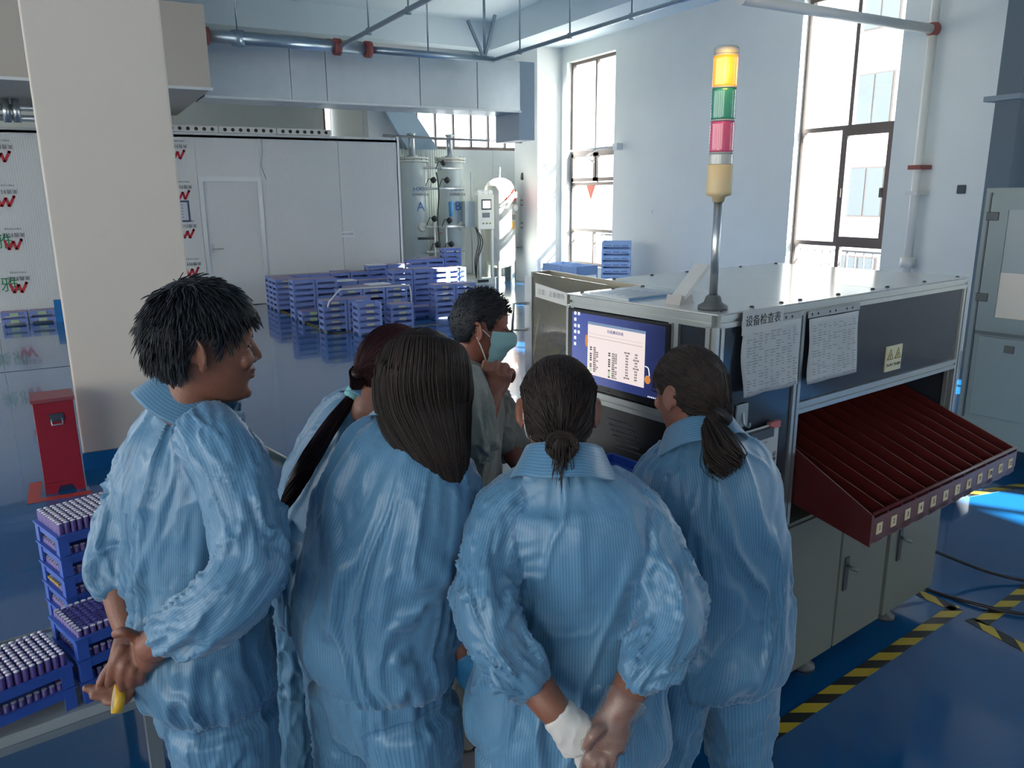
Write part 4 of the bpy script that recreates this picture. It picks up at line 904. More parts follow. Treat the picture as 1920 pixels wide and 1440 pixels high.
# ---- cart handle
ct = thing('hand_cart', 'steel tube hand cart behind the man on the left', 'cart', (.35, 2.5, 0))
h0, h1, h2 = W(405, 798, 2.11), W(545, 872, 2.2), W(519, 960, 2.3)
d_ = (h1-h0)/np.linalg.norm(h1-h0); dn = (h2-h1); dn = dn/abs(dn[2])
tubem = mat('cart_tube', '#8e8d84', .3, metal=.85)
low = h1+dn*(h1[2]-.16); low0 = h0+dn*(h0[2]-.16)
MB().tube([tuple(low0), tuple(h0+dn*.02), tuple(h0+d_*.02), tuple(h1-d_*.015), tuple(h1+dn*.02), tuple(low)], .0145, 12).build('handle_frame', tubem, ct)
cx = (low+low0)/2
MB().box((cx[0]-.1, cx[1]-.05, .13), (cx[0]+.36, cx[1]+.7, .17)).build('deck', greyst, ct)
for dx in (-.05, .31):
    for dy in (.05, .6): MB().tube([(cx[0]+dx-.015, cx[1]+dy, .05), (cx[0]+dx+.015, cx[1]+dy, .05)], .05, 14).build('wheel', black_m, ct); MB().box((cx[0]+dx-.02, cx[1]+dy-.01, .05), (cx[0]+dx+.02, cx[1]+dy+.01, .13)).build('caster_fork', greyst, ct)
# ---- far crate stacks
FL, FD, FP = .33, .25, .088
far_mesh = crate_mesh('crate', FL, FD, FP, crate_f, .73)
lab_me = MB().box((-.055, -FD/2-.012, .018), (.055, -FD/2-.009, .045)).mesh('label', lab_y)
labg_me = MB().box((-.055, -FD/2-.012, .008), (.055, -FD/2-.009, .055)).mesh('label', lab_g)
top_me = MB().box((-FL/2+.004, -FD/2+.004, .02), (FL/2-.004, FD/2-.004, .067)).mesh('cell_layer', lid_p)
ORD = ['bottom', 'second', 'third', 'fourth', 'fifth', 'sixth', 'seventh', 'eighth', 'ninth', 'tenth', 'eleventh', 'twelfth']
STACKS = []
def far_stack(x, y, n, where, top='cells', labels=0, lm=None, rz=0, mesh=None, first=0, pitch=FP, group='blue crates on the floor by the panel room'):
    y0_ = y
    while any(abs(x-s[0]) < .348 and abs(y-s[1]) < .268 for s in STACKS):               # keep clear of the stacks already there
        y += .02
        if y > 14.0: y = y0_; x += .02
    for k in range(n):
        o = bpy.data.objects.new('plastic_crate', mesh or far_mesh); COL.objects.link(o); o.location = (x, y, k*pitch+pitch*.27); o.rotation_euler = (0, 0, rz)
        nm = 'top' if k == n-1 else ORD[k]
        if n == 1: nm = 'single'
        tag(o, '%s crate of %s' % (nm, where), 'crate', group)
        if k >= n-labels: l = bpy.data.objects.new('label', lm or lab_me); COL.objects.link(l); l.parent = o
        if k == n-1 and top == 'cells': l = bpy.data.objects.new('cell_layer', top_me); COL.objects.link(l); l.parent = o
    STACKS.append((x, y, (n-1)*pitch+pitch*.27+(.067 if top == 'cells' else .065)))
    return x, y, n*pitch
def at(px, py): q = WZ(px, py, 0); return q[0]+FL/2, q[1]+FD/2
def row(px, py, nx, ny, n, where, labels=0, step=(FL+.02, FD+.02), **k):
    x, y = at(px, py)
    nm = ['nearest', 'second', 'third', 'fourth', 'fifth', 'sixth', 'seventh']
    for j in range(ny):
        for i in range(nx):
            w = where
            if nx > 1: w += ', column %s from its left' % ['one', 'two', 'three', 'four', 'five', 'six', 'seven'][i]
            if ny > 1: w += ', %s row' % ['front', 'middle', 'back', 'rearmost'][j]
            far_stack(x+i*step[0], y+j*step[1], n, w, labels=labels if j == 0 else 0, **k)
row(521, 585, 1, 3, 6, 'the deep block at the panel door', labels=2)
x0, y0 = at(521, 585)
for i in range(4): far_stack(x0+.36+i*.36, y0+.54, 6, 'the back row along the panels, column %s' % ORD[i].replace('bottom', 'first'))
for i in range(3): far_stack(x0+1.8+i*.36, y0+.62, 7, 'the back row along the panels, column %s' % ORD[i+4])
row(554, 601, 2, 1, 7, 'the tall block behind the low pair', labels=0)
xb, yb = at(554, 601)
for i in range(3): far_stack(xb+.72+i*.36, yb+.15, 6, 'the middle block, column %s' % ORD[i].replace('bottom', 'first'))
far_stack(*at(568, 607), 2, 'the low pair with green labels beside the floor tape', labels=2, lm=labg_me)
row(609, 624, 2, 1, 5, 'the front block under the white strap', labels=5)
xf, yf = at(641, 612)
for i in range(3): far_stack(xf+i*.35, yf, 6, 'the strapped block, column %s' % ORD[i].replace('bottom', 'first'), labels=5)
for i in range(3): far_stack(xf-.15+i*.35, yf+.29, 6, 'the strapped block behind, column %s' % ORD[i].replace('bottom', 'first'))
far_stack(*at(674, 630), 5, 'the open stack nearest the camera', top='none', labels=4)
far_stack(*at(735, 618), 4, 'the short stack right of the strapped block', labels=3)
row(740, 590, 2, 1, 8, 'the tall pair left of the seated worker', labels=0)
far_stack(at(772, 575)[0], at(772, 575)[1], 9, 'the stack behind the tall pair')
row(808, 572, 2, 1, 7, 'the pair in front of the skid', labels=1)
row(818, 600, 2, 1, 6, 'the pair beside the masked worker', labels=3)
far_stack(*at(796, 605), 2, 'the low stack beside the masked worker', labels=0)
row(686, 566, 2, 1, 8, 'the far pair topped with white boards', labels=0)
far_stack(*at(731, 562), 10, 'the tallest far stack by the panel corner')
row(642, 570, 2, 1, 6, 'the far middle pair', labels=0)
# white boards on some stacks
def board(px, py, zt, label):
    def pj(p): q = v(*p)-CP; d = q@FW; return 960+F*(q@CR)/d, 720-F*(q@CU)/d
    q = min(STACKS, key=lambda s: math.dist(pj(s), (px, py))); zt = q[2]+.001; o = MB().box((-.17, -.13, 0), (.17, .13, .012)).build('white_board', sheet_w); o.location = (q[0], q[1], zt); o.rotation_euler = (0, 0, .1); tag(o, label, 'board', 'white boards on the crates')
board(597, 533, 7*FP, 'white board on the tall block of crates'); board(657, 521, 6*FP+.04, 'white board on the far middle crates'); board(700, 507, 8*FP, 'white board on the far pair of crates'); board(718, 542, 6*FP+.03, 'cream board on the strapped crates')
# strap round the strapped block
zt = 6*FP+.0
sp_ = [v(*WZ(614, 571, 5*FP)[:2], 5*FP-.03), v(*WZ(617, 567, 5*FP)[:2], 5*FP+.01), v(xf-.17, yf-.14, zt+.01), v(xf+.9, yf-.14, zt+.01), v(xf+.92, yf-.15, zt-.1), v(xf+.92, yf-.16, .25)]
o = MB().tube([tuple(p) for p in sp_], .012, 6).build('strap', mat('strap_white', '#d3d4d0', .6)); tag(o, 'white strap tied over the front block of crates', 'strap')
# crates left of the column, under film
for i in range(3):
    q = WZ(4+i*36, 612-i*3, 0)
    far_stack(q[0]+.17, q[1]+.15, 2, 'the film wrapped row left of the column, column %s' % ['one', 'two', 'three'][i], labels=2, lm=labg_me if i < 3 else None, pitch=.1, group='film wrapped crates left of the column')
q = WZ(113, 603, 0); o = MB().box((-.05, -.05, 0), (.05, .05, .34)).build('blue_post', band); o.location = (q[0], q[1], 0); tag(o, 'short blue post beside the column', 'post')
# pale crates by the window wall
pm = crate_mesh('crate', .62, .5, .112, crate_l, .8)
q = WX(1158, 520, 8.35)
for k in range(9):
    o = bpy.data.objects.new('plastic_crate', pm); COL.objects.link(o); o.location = (8.45, 11.45, .13+k*.112-.112*.8); o.rotation_euler = (0, 0, math.radians(52)); tag(o, '%s pale blue crate of the tall stack under the narrow window' % ('top' if k == 8 else ORD[k]), 'crate', 'pale blue crates by the window wall')
    for s in (-1, 1):
        for i in range(3):
            MB().box((-.24+i*.17, s*.2505-.001, .03), (-.24+i*.17+.13, s*.2505+.001, .042)).build('slot', mat('slot_shadow', '#5070a8', .6), o, local=True)
            MB().box((s*.3105-.001, -.2+i*.145, .03), (s*.3105+.001, -.2+i*.145+.11, .042)).build('slot', mat('slot_shadow', '#5070a8', .6), o, local=True)
for k, px in enumerate((1052, 1085)):
    q = WX(px, 503, 8.3)
    for j in range(2):
        o = bpy.data.objects.new('plastic_crate', pm); COL.objects.link(o); o.location = (q[0], q[1], .075+j*.26); o.rotation_euler = (0, 0, .2); o.scale = (.9, .9, 2.3)
        tag(o, '%s %s pale blue crate behind the hopper' % (['lower', 'upper'][j], ['left', 'right'][k]), 'crate', 'pale blue crates behind the hopper')
# blue crates beside the operator
for k in range(5):
    o = bpy.data.objects.new('battery_crate', near_mesh); COL.objects.link(o); q = ML(-.02, 1.42, 0); o.scale = (1, 1, 1); o.location = (q[0], q[1], .80+k*CPt+CPt*.4); o.rotation_euler = (0, 0, MR+math.pi/2); tag(o, '%s blue crate of the stack behind the raised fist' % ('top' if k == 4 else ORD[k]), 'crate', 'blue crates on the small stand')
std = thing('crate_stand', 'small grey stand carrying crates beside the operator', 'stand', ML(-.02, 1.42, 0), MR)
MB().box((-.12, -.19, .76), (.12, .19, .80)).build('top', greyst, std, local=True)
for x in (-.1, .1):
    for y in (-.17, .17): MB().box((x-.015, y-.015, 0), (x+.015, y+.015, .76)).build('leg', greyst, std, local=True)
o = bpy.data.objects.new('battery_crate', near_mesh); COL.objects.link(o); q = ML(-.16, .2, 0); o.location = (q[0], q[1], .95); o.rotation_euler = (0, 0, MR+math.pi/2); tag(o, 'lone blue crate on the ledge below the monitor', 'crate')
lg = thing('front_ledge', 'narrow dark ledge below the monitor carrying one crate', 'shelf', ML(-.15, .3, .87), MR); MB().box((-.13, -.3, 0), (.14, .36, .03)).build('ledge', blackp, lg, local=True)
for y in (-.2, .3): MB().prism([(.14, y, 0), (-.05, y, 0), (.14, y, -.13)], (0, .015, 0)).build('bracket', greyst, lg, local=True)
# ================================================================== people: helpers
def Hd(x, y, D):
    """point on the line of sight at horizontal distance D in front of the camera"""
    r = ray(x, y); return CP + r*(D/(r @ _fh))
def bearing(deg, pitch=0):
    a = math.radians(deg); p = math.radians(pitch); return (_fh*math.cos(a)+_rt*math.sin(a))*math.cos(p)+_zz*math.sin(p)
def nrm(a): a = np.asarray(a, float); return a/np.linalg.norm(a)
def vnoise(p, seed=0):
    p = np.asarray(p, float)+seed*17.31; i = np.floor(p).astype(np.int64); f = p-i; f = f*f*f*(f*(f*6-15)+10)
    def h(a): 
        n = (a[:, 0]*374761393+a[:, 1]*668265263+a[:, 2]*2147483647+seed*1013904223) & 0xffffffff
        n = ((n ^ (n >> 13))*1274126177) & 0xffffffff; n = ((n ^ (n >> 16))*2246822519) & 0xffffffff
        return ((n ^ (n >> 15)) & 0xffff)/32767.5-1
    out = 0
    for dx in (0, 1):
        for dy in (0, 1):
            for dz in (0, 1):
                w = (f[:, 0] if dx else 1-f[:, 0])*(f[:, 1] if dy else 1-f[:, 1])*(f[:, 2] if dz else 1-f[:, 2]); out = out+w*h(i+np.array([dx, dy, dz]))
    return out
def fbm(p, seed=0, o=3):
    s = 0; a = 1
    for k in range(o): s = s+a*vnoise(np.asarray(p)*2**k, seed+k); a *= .5
    return s
def ridge(n): return 1-2*np.abs(n)**.8
def crest(n, w): return np.exp(-(n/w)**2)
def cr(pts, m):
    """resample a list of rows (any width) with a Catmull-Rom curve to m rows"""
    pts = np.array(pts, float); n = len(pts); t = np.linspace(0, n-1, m); i = np.clip(t.astype(int), 0, n-2); f = (t-i)[:, None]
    p0 = pts[np.maximum(i-1, 0)]; p1 = pts[i]; p2 = pts[i+1]; p3 = pts[np.minimum(i+2, n-1)]
    return .5*(2*p1+(p2-p0)*f+(2*p0-5*p1+4*p2-p3)*f**2+(3*p1-p0-3*p2+p3)*f**3)
class Tube:
    """elliptic tube: rows of (centre, rx, ry); wx = axis that rx follows"""
    def __init__(s, rows, wx=None, m=None, n=28, sq=2.2, closed=True):
        r = np.array([list(c)+[a, b] for c, a, b in rows]); m = m or max(8, 5*len(rows)); r = cr(r, m)
        s.c = r[:, :3]; s.rx = np.maximum(r[:, 3], .0015); s.ry = np.maximum(r[:, 4], .0015); s.n = n; s.sq = sq
        t = np.gradient(s.c, axis=0); t /= np.linalg.norm(t, axis=1)[:, None]; s.t = t
        X = []; prev = None
        for k in range(m):
            if wx is not None: a = np.asarray(wx, float)
            elif prev is None: a = np.cross(t[k], [0, 0, 1]) if abs(t[k][2]) < .95 else np.cross(t[k], [1, 0, 0])
            else: a = prev
            a = a-t[k]*(a@t[k]); a = nrm(a); X.append(a); prev = a
        s.x = np.array(X); s.y = np.cross(s.t, s.x); s.len = np.concatenate([[0], np.cumsum(np.linalg.norm(np.diff(s.c, axis=0), axis=1))])
    def geo(s):
        m, n = len(s.c), s.n; an = np.linspace(0, 2*math.pi, n, endpoint=False); e = 2/s.sq
        cx = np.sign(np.cos(an))*np.abs(np.cos(an))**e; cy = np.sign(np.sin(an))*np.abs(np.sin(an))**e
        V = s.c[:, None]+s.x[:, None]*(s.rx[:, None]*cx)[..., None]+s.y[:, None]*(s.ry[:, None]*cy)[..., None]
        V = V.reshape(-1, 3); Fs = [(i*n+k, i*n+(k+1) % n, (i+1)*n+(k+1) % n, (i+1)*n+k) for i in range(m-1) for k in range(n)]
        # rounded caps
        a0 = len(V); r0 = min(s.rx[0], s.ry[0]); r1 = min(s.rx[-1], s.ry[-1])
        V = np.vstack([V, s.c[0]-s.t[0]*r0*.5, s.c[-1]+s.t[-1]*r1*.5])
        Fs += [(a0, (k+1) % n, k) for k in range(n)]+[(a0+1, (m-1)*n+k, (m-1)*n+(k+1) % n) for k in range(n)]
        return V, Fs
    def param(s, P):
        """nearest station: normalised distance, angle, length along, fraction"""
        P = np.asarray(P); out_d = np.empty(len(P)); an = np.empty(len(P)); L = np.empty(len(P)); R = np.empty(len(P))
        for a in range(0, len(P), 20000):
            q = P[a:a+20000]; d2 = ((q[:, None]-s.c[None])**2).sum(2); k = d2.argmin(1)
            off = q-s.c[k]; ax = (off*s.t[k]).sum(1); al = np.clip(ax, -.05, .05); ov = np.where(k == 0, np.maximum(-ax, 0), np.where(k == len(s.c)-1, np.maximum(ax, 0), 0))/((s.rx[k]+s.ry[k])/2); x = (off*s.x[k]).sum(1); y = (off*s.y[k]).sum(1)
            nd = np.sqrt((x/s.rx[k])**2+(y/s.ry[k])**2+(2*ov)**2); out_d[a:a+20000] = nd; an[a:a+20000] = np.arctan2(y/s.ry[k], x/s.rx[k]); L[a:a+20000] = s.len[k]+al; R[a:a+20000] = (s.rx[k]+s.ry[k])/2
        return out_d, an, L, R
def geo_ell(c, r, M3=None, n=18, m=12):
    V = []; 
    for i in range(m+1):
        for k in range(n):
            ph = math.pi*i/m; an = 2*math.pi*k/n; p = np.array([math.sin(ph)*math.cos(an)*r[0], math.sin(ph)*math.sin(an)*r[1], math.cos(ph)*r[2]])
            V.append((M3 @ p if M3 is not None else p)+np.asarray(c))
    return np.array(V), [(i*n+k, (i+1)*n+k, (i+1)*n+(k+1) % n, i*n+(k+1) % n) for i in range(m) for k in range(n)]
def voxel(geos, size):
    """fuse closed shells into one continuous quad surface"""
    V = []; Fs = []; k = 0
    for g, f in geos: V.append(g); Fs += [tuple(i+k for i in q) for q in f]; k += len(g)
    me = bpy.data.meshes.new('tmp'); me.from_pydata(np.vstack(V).tolist(), [], Fs); me.validate()
    bm = bmesh.new(); bm.from_mesh(me); bmesh.ops.remove_doubles(bm, verts=bm.verts, dist=1e-6); bmesh.ops.recalc_face_normals(bm, faces=bm.faces); bm.to_mesh(me); bm.free()
    o = bpy.data.objects.new('tmp', me); COL.objects.link(o); md = o.modifiers.new('r', 'REMESH'); md.mode = 'VOXEL'; md.voxel_size = size
    dg = bpy.context.evaluated_depsgraph_get(); r = bpy.data.meshes.new_from_object(o.evaluated_get(dg)); bpy.data.objects.remove(o); bpy.data.meshes.remove(me)
    return r
def get_co(me): a = np.empty(len(me.vertices)*3); me.vertices.foreach_get('co', a); return a.reshape(-1, 3)
def set_co(me, a): me.vertices.foreach_set('co', np.ascontiguousarray(a).ravel()); me.update()
def get_no(me): a = np.empty(len(me.vertices)*3); me.vertex_normals.foreach_get('vector', a); return a.reshape(-1, 3)
def relax(me, it, f=.5):
    e = np.empty(len(me.edges)*2, int); me.edges.foreach_get('vertices', e); e = e.reshape(-1, 2); c = get_co(me); n = len(c)
    deg = np.bincount(e.ravel(), minlength=n)[:, None]
    for _ in range(it):
        s = np.zeros_like(c)
        for k in range(3): s[:, k] = np.bincount(e[:, 0], c[e[:, 1], k], n)+np.bincount(e[:, 1], c[e[:, 0], k], n)
        c = c+f*(s/np.maximum(deg, 1)-c)
    set_co(me, c)
def put(name, me, m, parent, smooth=True):
    me.name = name; me.materials.clear()
    for q in (m if isinstance(m, (list, tuple)) else [m]): me.materials.append(q)
    me.polygons.foreach_set('use_smooth', [smooth]*len(me.polygons)); o = bpy.data.objects.new(name, me); COL.objects.link(o)
    if parent is not None: adopt(o, parent)
    return o
# ------------------------------------------------------------------ cloth
PITCH = .0066
def cloth_mat(name, base, dark, rough=.36, stripe=1.0):
    m = bpy.data.materials.new(name); m.use_nodes = True; nt = m.node_tree; N = nt.nodes; b = N['Principled BSDF']; Lk = nt.links.new
    uT = N.new('ShaderNodeUVMap'); uT.uv_map = 'torso'; uS = N.new('ShaderNodeUVMap'); uS.uv_map = 'sleeve'
    at_ = N.new('ShaderNodeAttribute'); at_.attribute_name = 'seam'
    gt = N.new('ShaderNodeMath'); gt.operation = 'GREATER_THAN'; gt.inputs[1].default_value = 0; Lk(at_.outputs['Fac'], gt.inputs[0])
    mx = N.new('ShaderNodeMix'); mx.data_type = 'VECTOR'; Lk(gt.outputs[0], mx.inputs[0]); Lk(uT.outputs[0], mx.inputs[4]); Lk(uS.outputs[0], mx.inputs[5])
    sp = N.new('ShaderNodeSeparateXYZ'); Lk(mx.outputs[1], sp.inputs[0])
    dv = N.new('ShaderNodeMath'); dv.operation = 'MULTIPLY'; dv.inputs[1].default_value = 1/PITCH; Lk(sp.outputs['X'], dv.inputs[0])
    fr = N.new('ShaderNodeMath'); fr.operation = 'FRACT'; Lk(dv.outputs[0], fr.inputs[0])
    rp = N.new('ShaderNodeValToRGB'); e = rp.color_ramp.elements; e[0].position = .0; e[0].color = (0, 0, 0, 1); e[1].position = .62; e[1].color = (0, 0, 0, 1)
    x = e.new(.78); x.color = (1, 1, 1, 1); x = e.new(1.0); x.color = (.2, .2, .2, 1); Lk(fr.outputs[0], rp.inputs[0])
    ab = N.new('ShaderNodeMath'); ab.operation = 'ABSOLUTE'; Lk(at_.outputs['Fac'], ab.inputs[0])
    ls = N.new('ShaderNodeMath'); ls.operation = 'LESS_THAN'; ls.inputs[1].default_value = .0032; Lk(ab.outputs[0], ls.inputs[0])
    c1 = N.new('ShaderNodeMix'); c1.data_type = 'RGBA'; c1.inputs[6].default_value = lin(base); c1.inputs[7].default_value = lin(dark)
    ms = N.new('ShaderNodeMath'); ms.operation = 'MULTIPLY'; ms.inputs[1].default_value = .75*stripe; Lk(rp.outputs[0], ms.inputs[0]); Lk(ms.outputs[0], c1.inputs[0])
    c2 = N.new('ShaderNodeMix'); c2.data_type = 'RGBA'; c2.inputs[7].default_value = lin(dark); Lk(c1.outputs[2], c2.inputs[6])
    m6 = N.new('ShaderNodeMath'); m6.operation = 'MULTIPLY'; m6.inputs[1].default_value = .55; Lk(ls.outputs[0], m6.inputs[0]); Lk(m6.outputs[0], c2.inputs[0])
    Lk(c2.outputs[2], b.inputs['Base Color']); b.inputs['Roughness'].default_value = rough; b.inputs['Sheen Weight'].default_value = .25; b.inputs['Specular IOR Level'].default_value = .55
    tc = N.new('ShaderNodeTexCoord'); n1 = N.new('ShaderNodeTexNoise'); n1.inputs['Scale'].default_value = 20; n1.inputs['Detail'].default_value = 4; n1.inputs['Distortion'].default_value = 1.2; Lk(tc.outputs['Object'], n1.inputs['Vector'])
    bp = N.new('ShaderNodeBump'); bp.inputs['Strength'].default_value = .16; bp.inputs['Distance'].default_value = .012; Lk(n1.outputs['Fac'], bp.inputs['Height']); Lk(bp.outputs['Normal'], b.inputs['Normal'])
    return m
cloth_blue = cloth_mat('antistatic_blue', '#53809f', '#28557b', .42); cloth_grey = cloth_mat('work_grey', '#8b8a80', '#7d7c73', .6, .25)
def uv_from(me, name, ang, L, circ):
    lv = np.empty(len(me.loops), int); me.loops.foreach_get('vertex_index', lv); a = ang[lv]; ps = np.empty(len(me.polygons), int); me.polygons.foreach_get('loop_start', ps); pt = np.empty(len(me.polygons), int); me.polygons.foreach_get('loop_total', pt)
    first = np.repeat(a[ps], pt); a = first+(a-first+np.pi) % (2*np.pi)-np.pi
    uv = np.stack([a/(2*np.pi)*circ, L[lv]], 1); l = me.uv_layers.new(name=name); l.data.foreach_set('uv', uv.ravel())
def garment(name, tubes, main, mat_, parent, vs=.006, amp=1.0, seed=1, sm=4, hem=None, elbows=True):
    """tubes fused into one cloth surface; main = number of trunk tubes at the head of the list, the others are limbs"""
    me = voxel([t.geo() for t in tubes], vs); relax(me, sm, .5); P = get_co(me); No = get_no(me)
    par = [t.param(P) for t in tubes]
    nt = np.min([p[0] for p in par[:main]], 0); ti = np.argmin([p[0] for p in par[:main]], 0)
    T = [np.choose(ti, [p[k] for p in par[:main]]) for k in range(4)]
    if len(tubes) > main:
        si = np.argmin([p[0] for p in par[main:]], 0); S = [np.choose(si, [p[k] for p in par[main:]]) for k in range(4)]
        slen = np.choose(si, [np.full(len(P), t.len[-1]) for t in tubes[main:]])
    else: S = T; slen = np.full(len(P), 1.)
    seam = (T[0]-S[0])*np.minimum(T[3], S[3]) if len(tubes) > main else np.full(len(P), -1.)
    w = 1/(1+np.exp(-seam/.02))                    # 1 on the limb
    # trunk folds: long hanging drapes plus drag lines
    ca, sa = np.cos(T[1]), np.sin(T[1]); L = T[2]
    warp = fbm(np.stack([ca*1.3, sa*1.3, L*2.5], 1), seed)*.8
    f1 = crest(vnoise(np.stack([ca*1.9+warp, sa*1.9-warp*.6, L*1.6+warp*.5], 1), seed+3), .2)
    f2 = crest(vnoise(np.stack([ca*2.4+L*3.4+warp, sa*2.4+warp*.5, L*3.4], 1), seed+5), .17)
    f3 = crest(vnoise(np.stack([ca*1.8+warp*1.5, sa*1.8-L*4, L*8+warp*2], 1), seed+9), .15)
    low = fbm(np.stack([ca*1.2, sa*1.2, L*3], 1), seed+20, 2)
    dt = .017*f1+.009*f2+.004*f3+.007*low-.010
    # limb folds: rings and spirals, stronger at the middle joint and the end
    cs, ss = np.cos(S[1]), np.sin(S[1]); Ls = S[2]; tn = Ls/slen
    A = .35+.75*np.exp(-((tn-.52)/.16)**2)+.8*np.exp(-((tn-.88)/.12)**2)
    if not elbows: A = .5+.35*np.exp(-((tn-.5)/.15)**2)
    wp = fbm(np.stack([cs*1.4, ss*1.4, Ls*5], 1), seed+30)
    g1 = crest(vnoise(np.stack([cs*1.0+wp*.5, ss*1.0, Ls*10+cs*1.5+wp*1.0], 1), seed+33), .2); g2 = crest(vnoise(np.stack([cs*1.5, ss*1.5+wp*.6, Ls*22-ss*2.2+wp*1.6], 1), seed+37), .17)
    g3 = crest(vnoise(np.stack([cs*2.2+wp, ss*2.2, Ls*4], 1), seed+39), .15)
    ds = A*(.017*g1+.008*g2-.008)+.006*g3-.003
    d = (1-w)*dt+w*ds
    if hem:                                          # gathered bottom edge: fine pleats
        hl = main and tubes[0].len[-1]; e = np.exp(-((hl-T[2])/hem)**2)*(1-w); d = d*(1-.5*e)+e*.0035*np.sin(T[1]*58+3*wp)
    set_co(me, P+No*(d*amp)[:, None]); relax(me, 1, .35)
    uv_from(me, 'torso', T[1], T[2], round(2*math.pi*.2/PITCH)*PITCH)
    uv_from(me, 'sleeve', S[1], S[2], round(2*math.pi*.075/PITCH)*PITCH)
    a = me.attributes.new('seam', 'FLOAT', 'POINT'); a.data.foreach_set('value', seam.astype(np.float32))
    return put(name, me, mat_, parent)
def collar(parent, c, axis, face, r, m, h=.036, drop=.05, flare=.03, open_=.6, ry=None):
    """turned-down shirt collar round the neck: c centre of the neck base, axis up the neck, face direction of the opening"""
    ax = nrm(axis); fy = nrm(np.asarray(face)-ax*(np.asarray(face)@ax)); fx = np.cross(fy, ax); ry = ry or r
    prof = [(0, -.012), (-.001, h*.5), (.002, h), (.007, h+.004), (.012, h), (.012+flare*.35, h-drop*.45), (.012+flare, h-drop), (.008+flare, h-drop-.001), (.008+flare*.35, h-drop*.5), (.008, h-.006), (.006, h*.5), (.006, -.012)]
    n = 44; mb_v = []; 
    for i in range(n+1):
        a = -math.pi+open_+(2*math.pi-2*open_)*i/n      # 0 = back of the neck
        rise = .012*math.cos(a)
        for dr, dh in prof:
            k = 1.0+.08*math.sin(a*3+1)*(dr > .012)
            mb_v.append(np.asarray(c)+fx*math.sin(a)*(r+dr*k)-fy*math.cos(a)*(ry+dr*k)+ax*(dh+rise+.003*math.sin(a*5)*(dr > .02)))
    arc = np.concatenate([[0], np.cumsum(np.linalg.norm(np.diff(np.array(prof), axis=0), axis=1))])
    k = len(prof); fs = [(i*k+j, i*k+(j+1) % k, (i+1)*k+(j+1) % k, (i+1)*k+j) for i in range(n) for j in range(k)]+[tuple(range(k)), tuple(n*k+j for j in range(k))[::-1]]
    me = bpy.data.meshes.new('collar'); me.from_pydata([tuple(q) for q in mb_v], [], fs)
    for nm in ('torso', 'sleeve'):
        l = me.uv_layers.new(name=nm)
        for lp in me.loops: j = lp.vertex_index % k; l.data[lp.index].uv = (arc[j], .1*(lp.vertex_index//k)/n)
    at_ = me.attributes.new('seam', 'FLOAT', 'POINT'); at_.data.foreach_set('value', [-1.]*len(me.vertices))
    o = put('collar', me, m, parent); md = o.modifiers.new('s', 'SUBSURF'); md.levels = md.render_levels = 1
    return o
# ------------------------------------------------------------------ head
HZ = [0, .006, .014, .028, .042, .056, .072, .09, .108, .125, .14, .155, .17, .185, .20, .212, .221, .225]
HF = [.052, .074, .084, .088, .083, .086, .087, .083, .081, .079, .086, .087, .085, .079, .067, .05, .028, .006]
HB = [.0, -.012, -.028, -.046, -.056, -.064, -.073, -.083, -.091, -.097, -.1, -.1, -.097, -.091, -.08, -.064, -.04, -.008]
HW = [.018, .030, .039, .049, .055, .060, .065, .069, .071, .072, .0735, .0745, .074, .071, .064, .053, .034, .006]
def head_geo():
    z = np.linspace(0, .225, 46); f = np.interp(z, HZ, HF); b = np.interp(z, HZ, HB); w = np.interp(z, HZ, HW)
    n = 48; an = np.linspace(0, 2*math.pi, n, endpoint=False); V = []
    for k in range(len(z)):
        s = np.sin(an); c = np.cos(an); e = 2/2.35
        x = np.sign(c)*np.abs(c)**e*w[k]; y = np.where(s > 0, np.abs(s)**e*f[k], -np.abs(s)**(2/2.1)*abs(b[k]))
        mid = 0; V += [(x[i], y[i], z[k]) for i in range(n)]
    m = len(z); Fs = [(i*n+k, i*n+(k+1) % n, (i+1)*n+(k+1) % n, (i+1)*n+k) for i in range(m-1) for k in range(n)]+[tuple(range(n))[::-1], tuple((m-1)*n+k for k in range(n))]
    g = [(np.array(V), Fs)]
    T = lambda rows, **k: Tube(rows, **k).geo()
    g.append(T([((0, .076, .138), .008, .008), ((0, .084, .122), .008, .010), ((0, .096, .104), .0105, .011), ((0, .099, .095), .011, .0095)], n=12))
    for s in (-1, 1):
        g.append(geo_ell((s*.0125, .089, .0935), (.0075, .009, .007)))
        g.append(geo_ell((s*.030, .074, .098), (.026, .016, .022)))                  # cheek
        g.append(geo_ell((s*.030, .071, .127), (.016, .009, .009)))                  # lids
        # ear: plate, rim, lobe
        R = Matrix.Rotation(math.radians(14), 3, 'X') @ Matrix.Rotation(s*math.radians(-34), 3, 'Z'); R = np.array(R)
        ec = np.array([s*.079, -.014, .112]); g.append(geo_ell(ec, (.0055, .0165, .029), R))
        rim = []
        for t in np.linspace(-.9, 3.7, 12): q = np.array([s*.0055, -math.sin(t+.3)*.0175 if False else math.cos(t)*.0165, math.sin(t)*.031]); rim.append((ec+R @ q, .0042, .0042))
        g.append(T(rim, m=24, n=8)); g.append(geo_ell(ec+R @ np.array([0, .004, -.03]), (.005, .009, .009)))
    g.append(T([((-.024, .076, .0715), .003, .003), ((-.010, .0885, .0735), .0055, .0055), ((0, .0915, .0725), .005, .005), ((.010, .0885, .0735), .0055, .0055), ((.024, .076, .0715), .003, .003)], n=8, m=20))
    g.append(T([((-.021, .077, .0625), .003, .003), ((0, .090, .0575), .0065, .0065), ((.021, .077, .0625), .003, .003)], n=8, m=16))
    g.append(geo_ell((0, .080, .022), (.020, .012, .013)))
    return g
HEAD = head_geo()
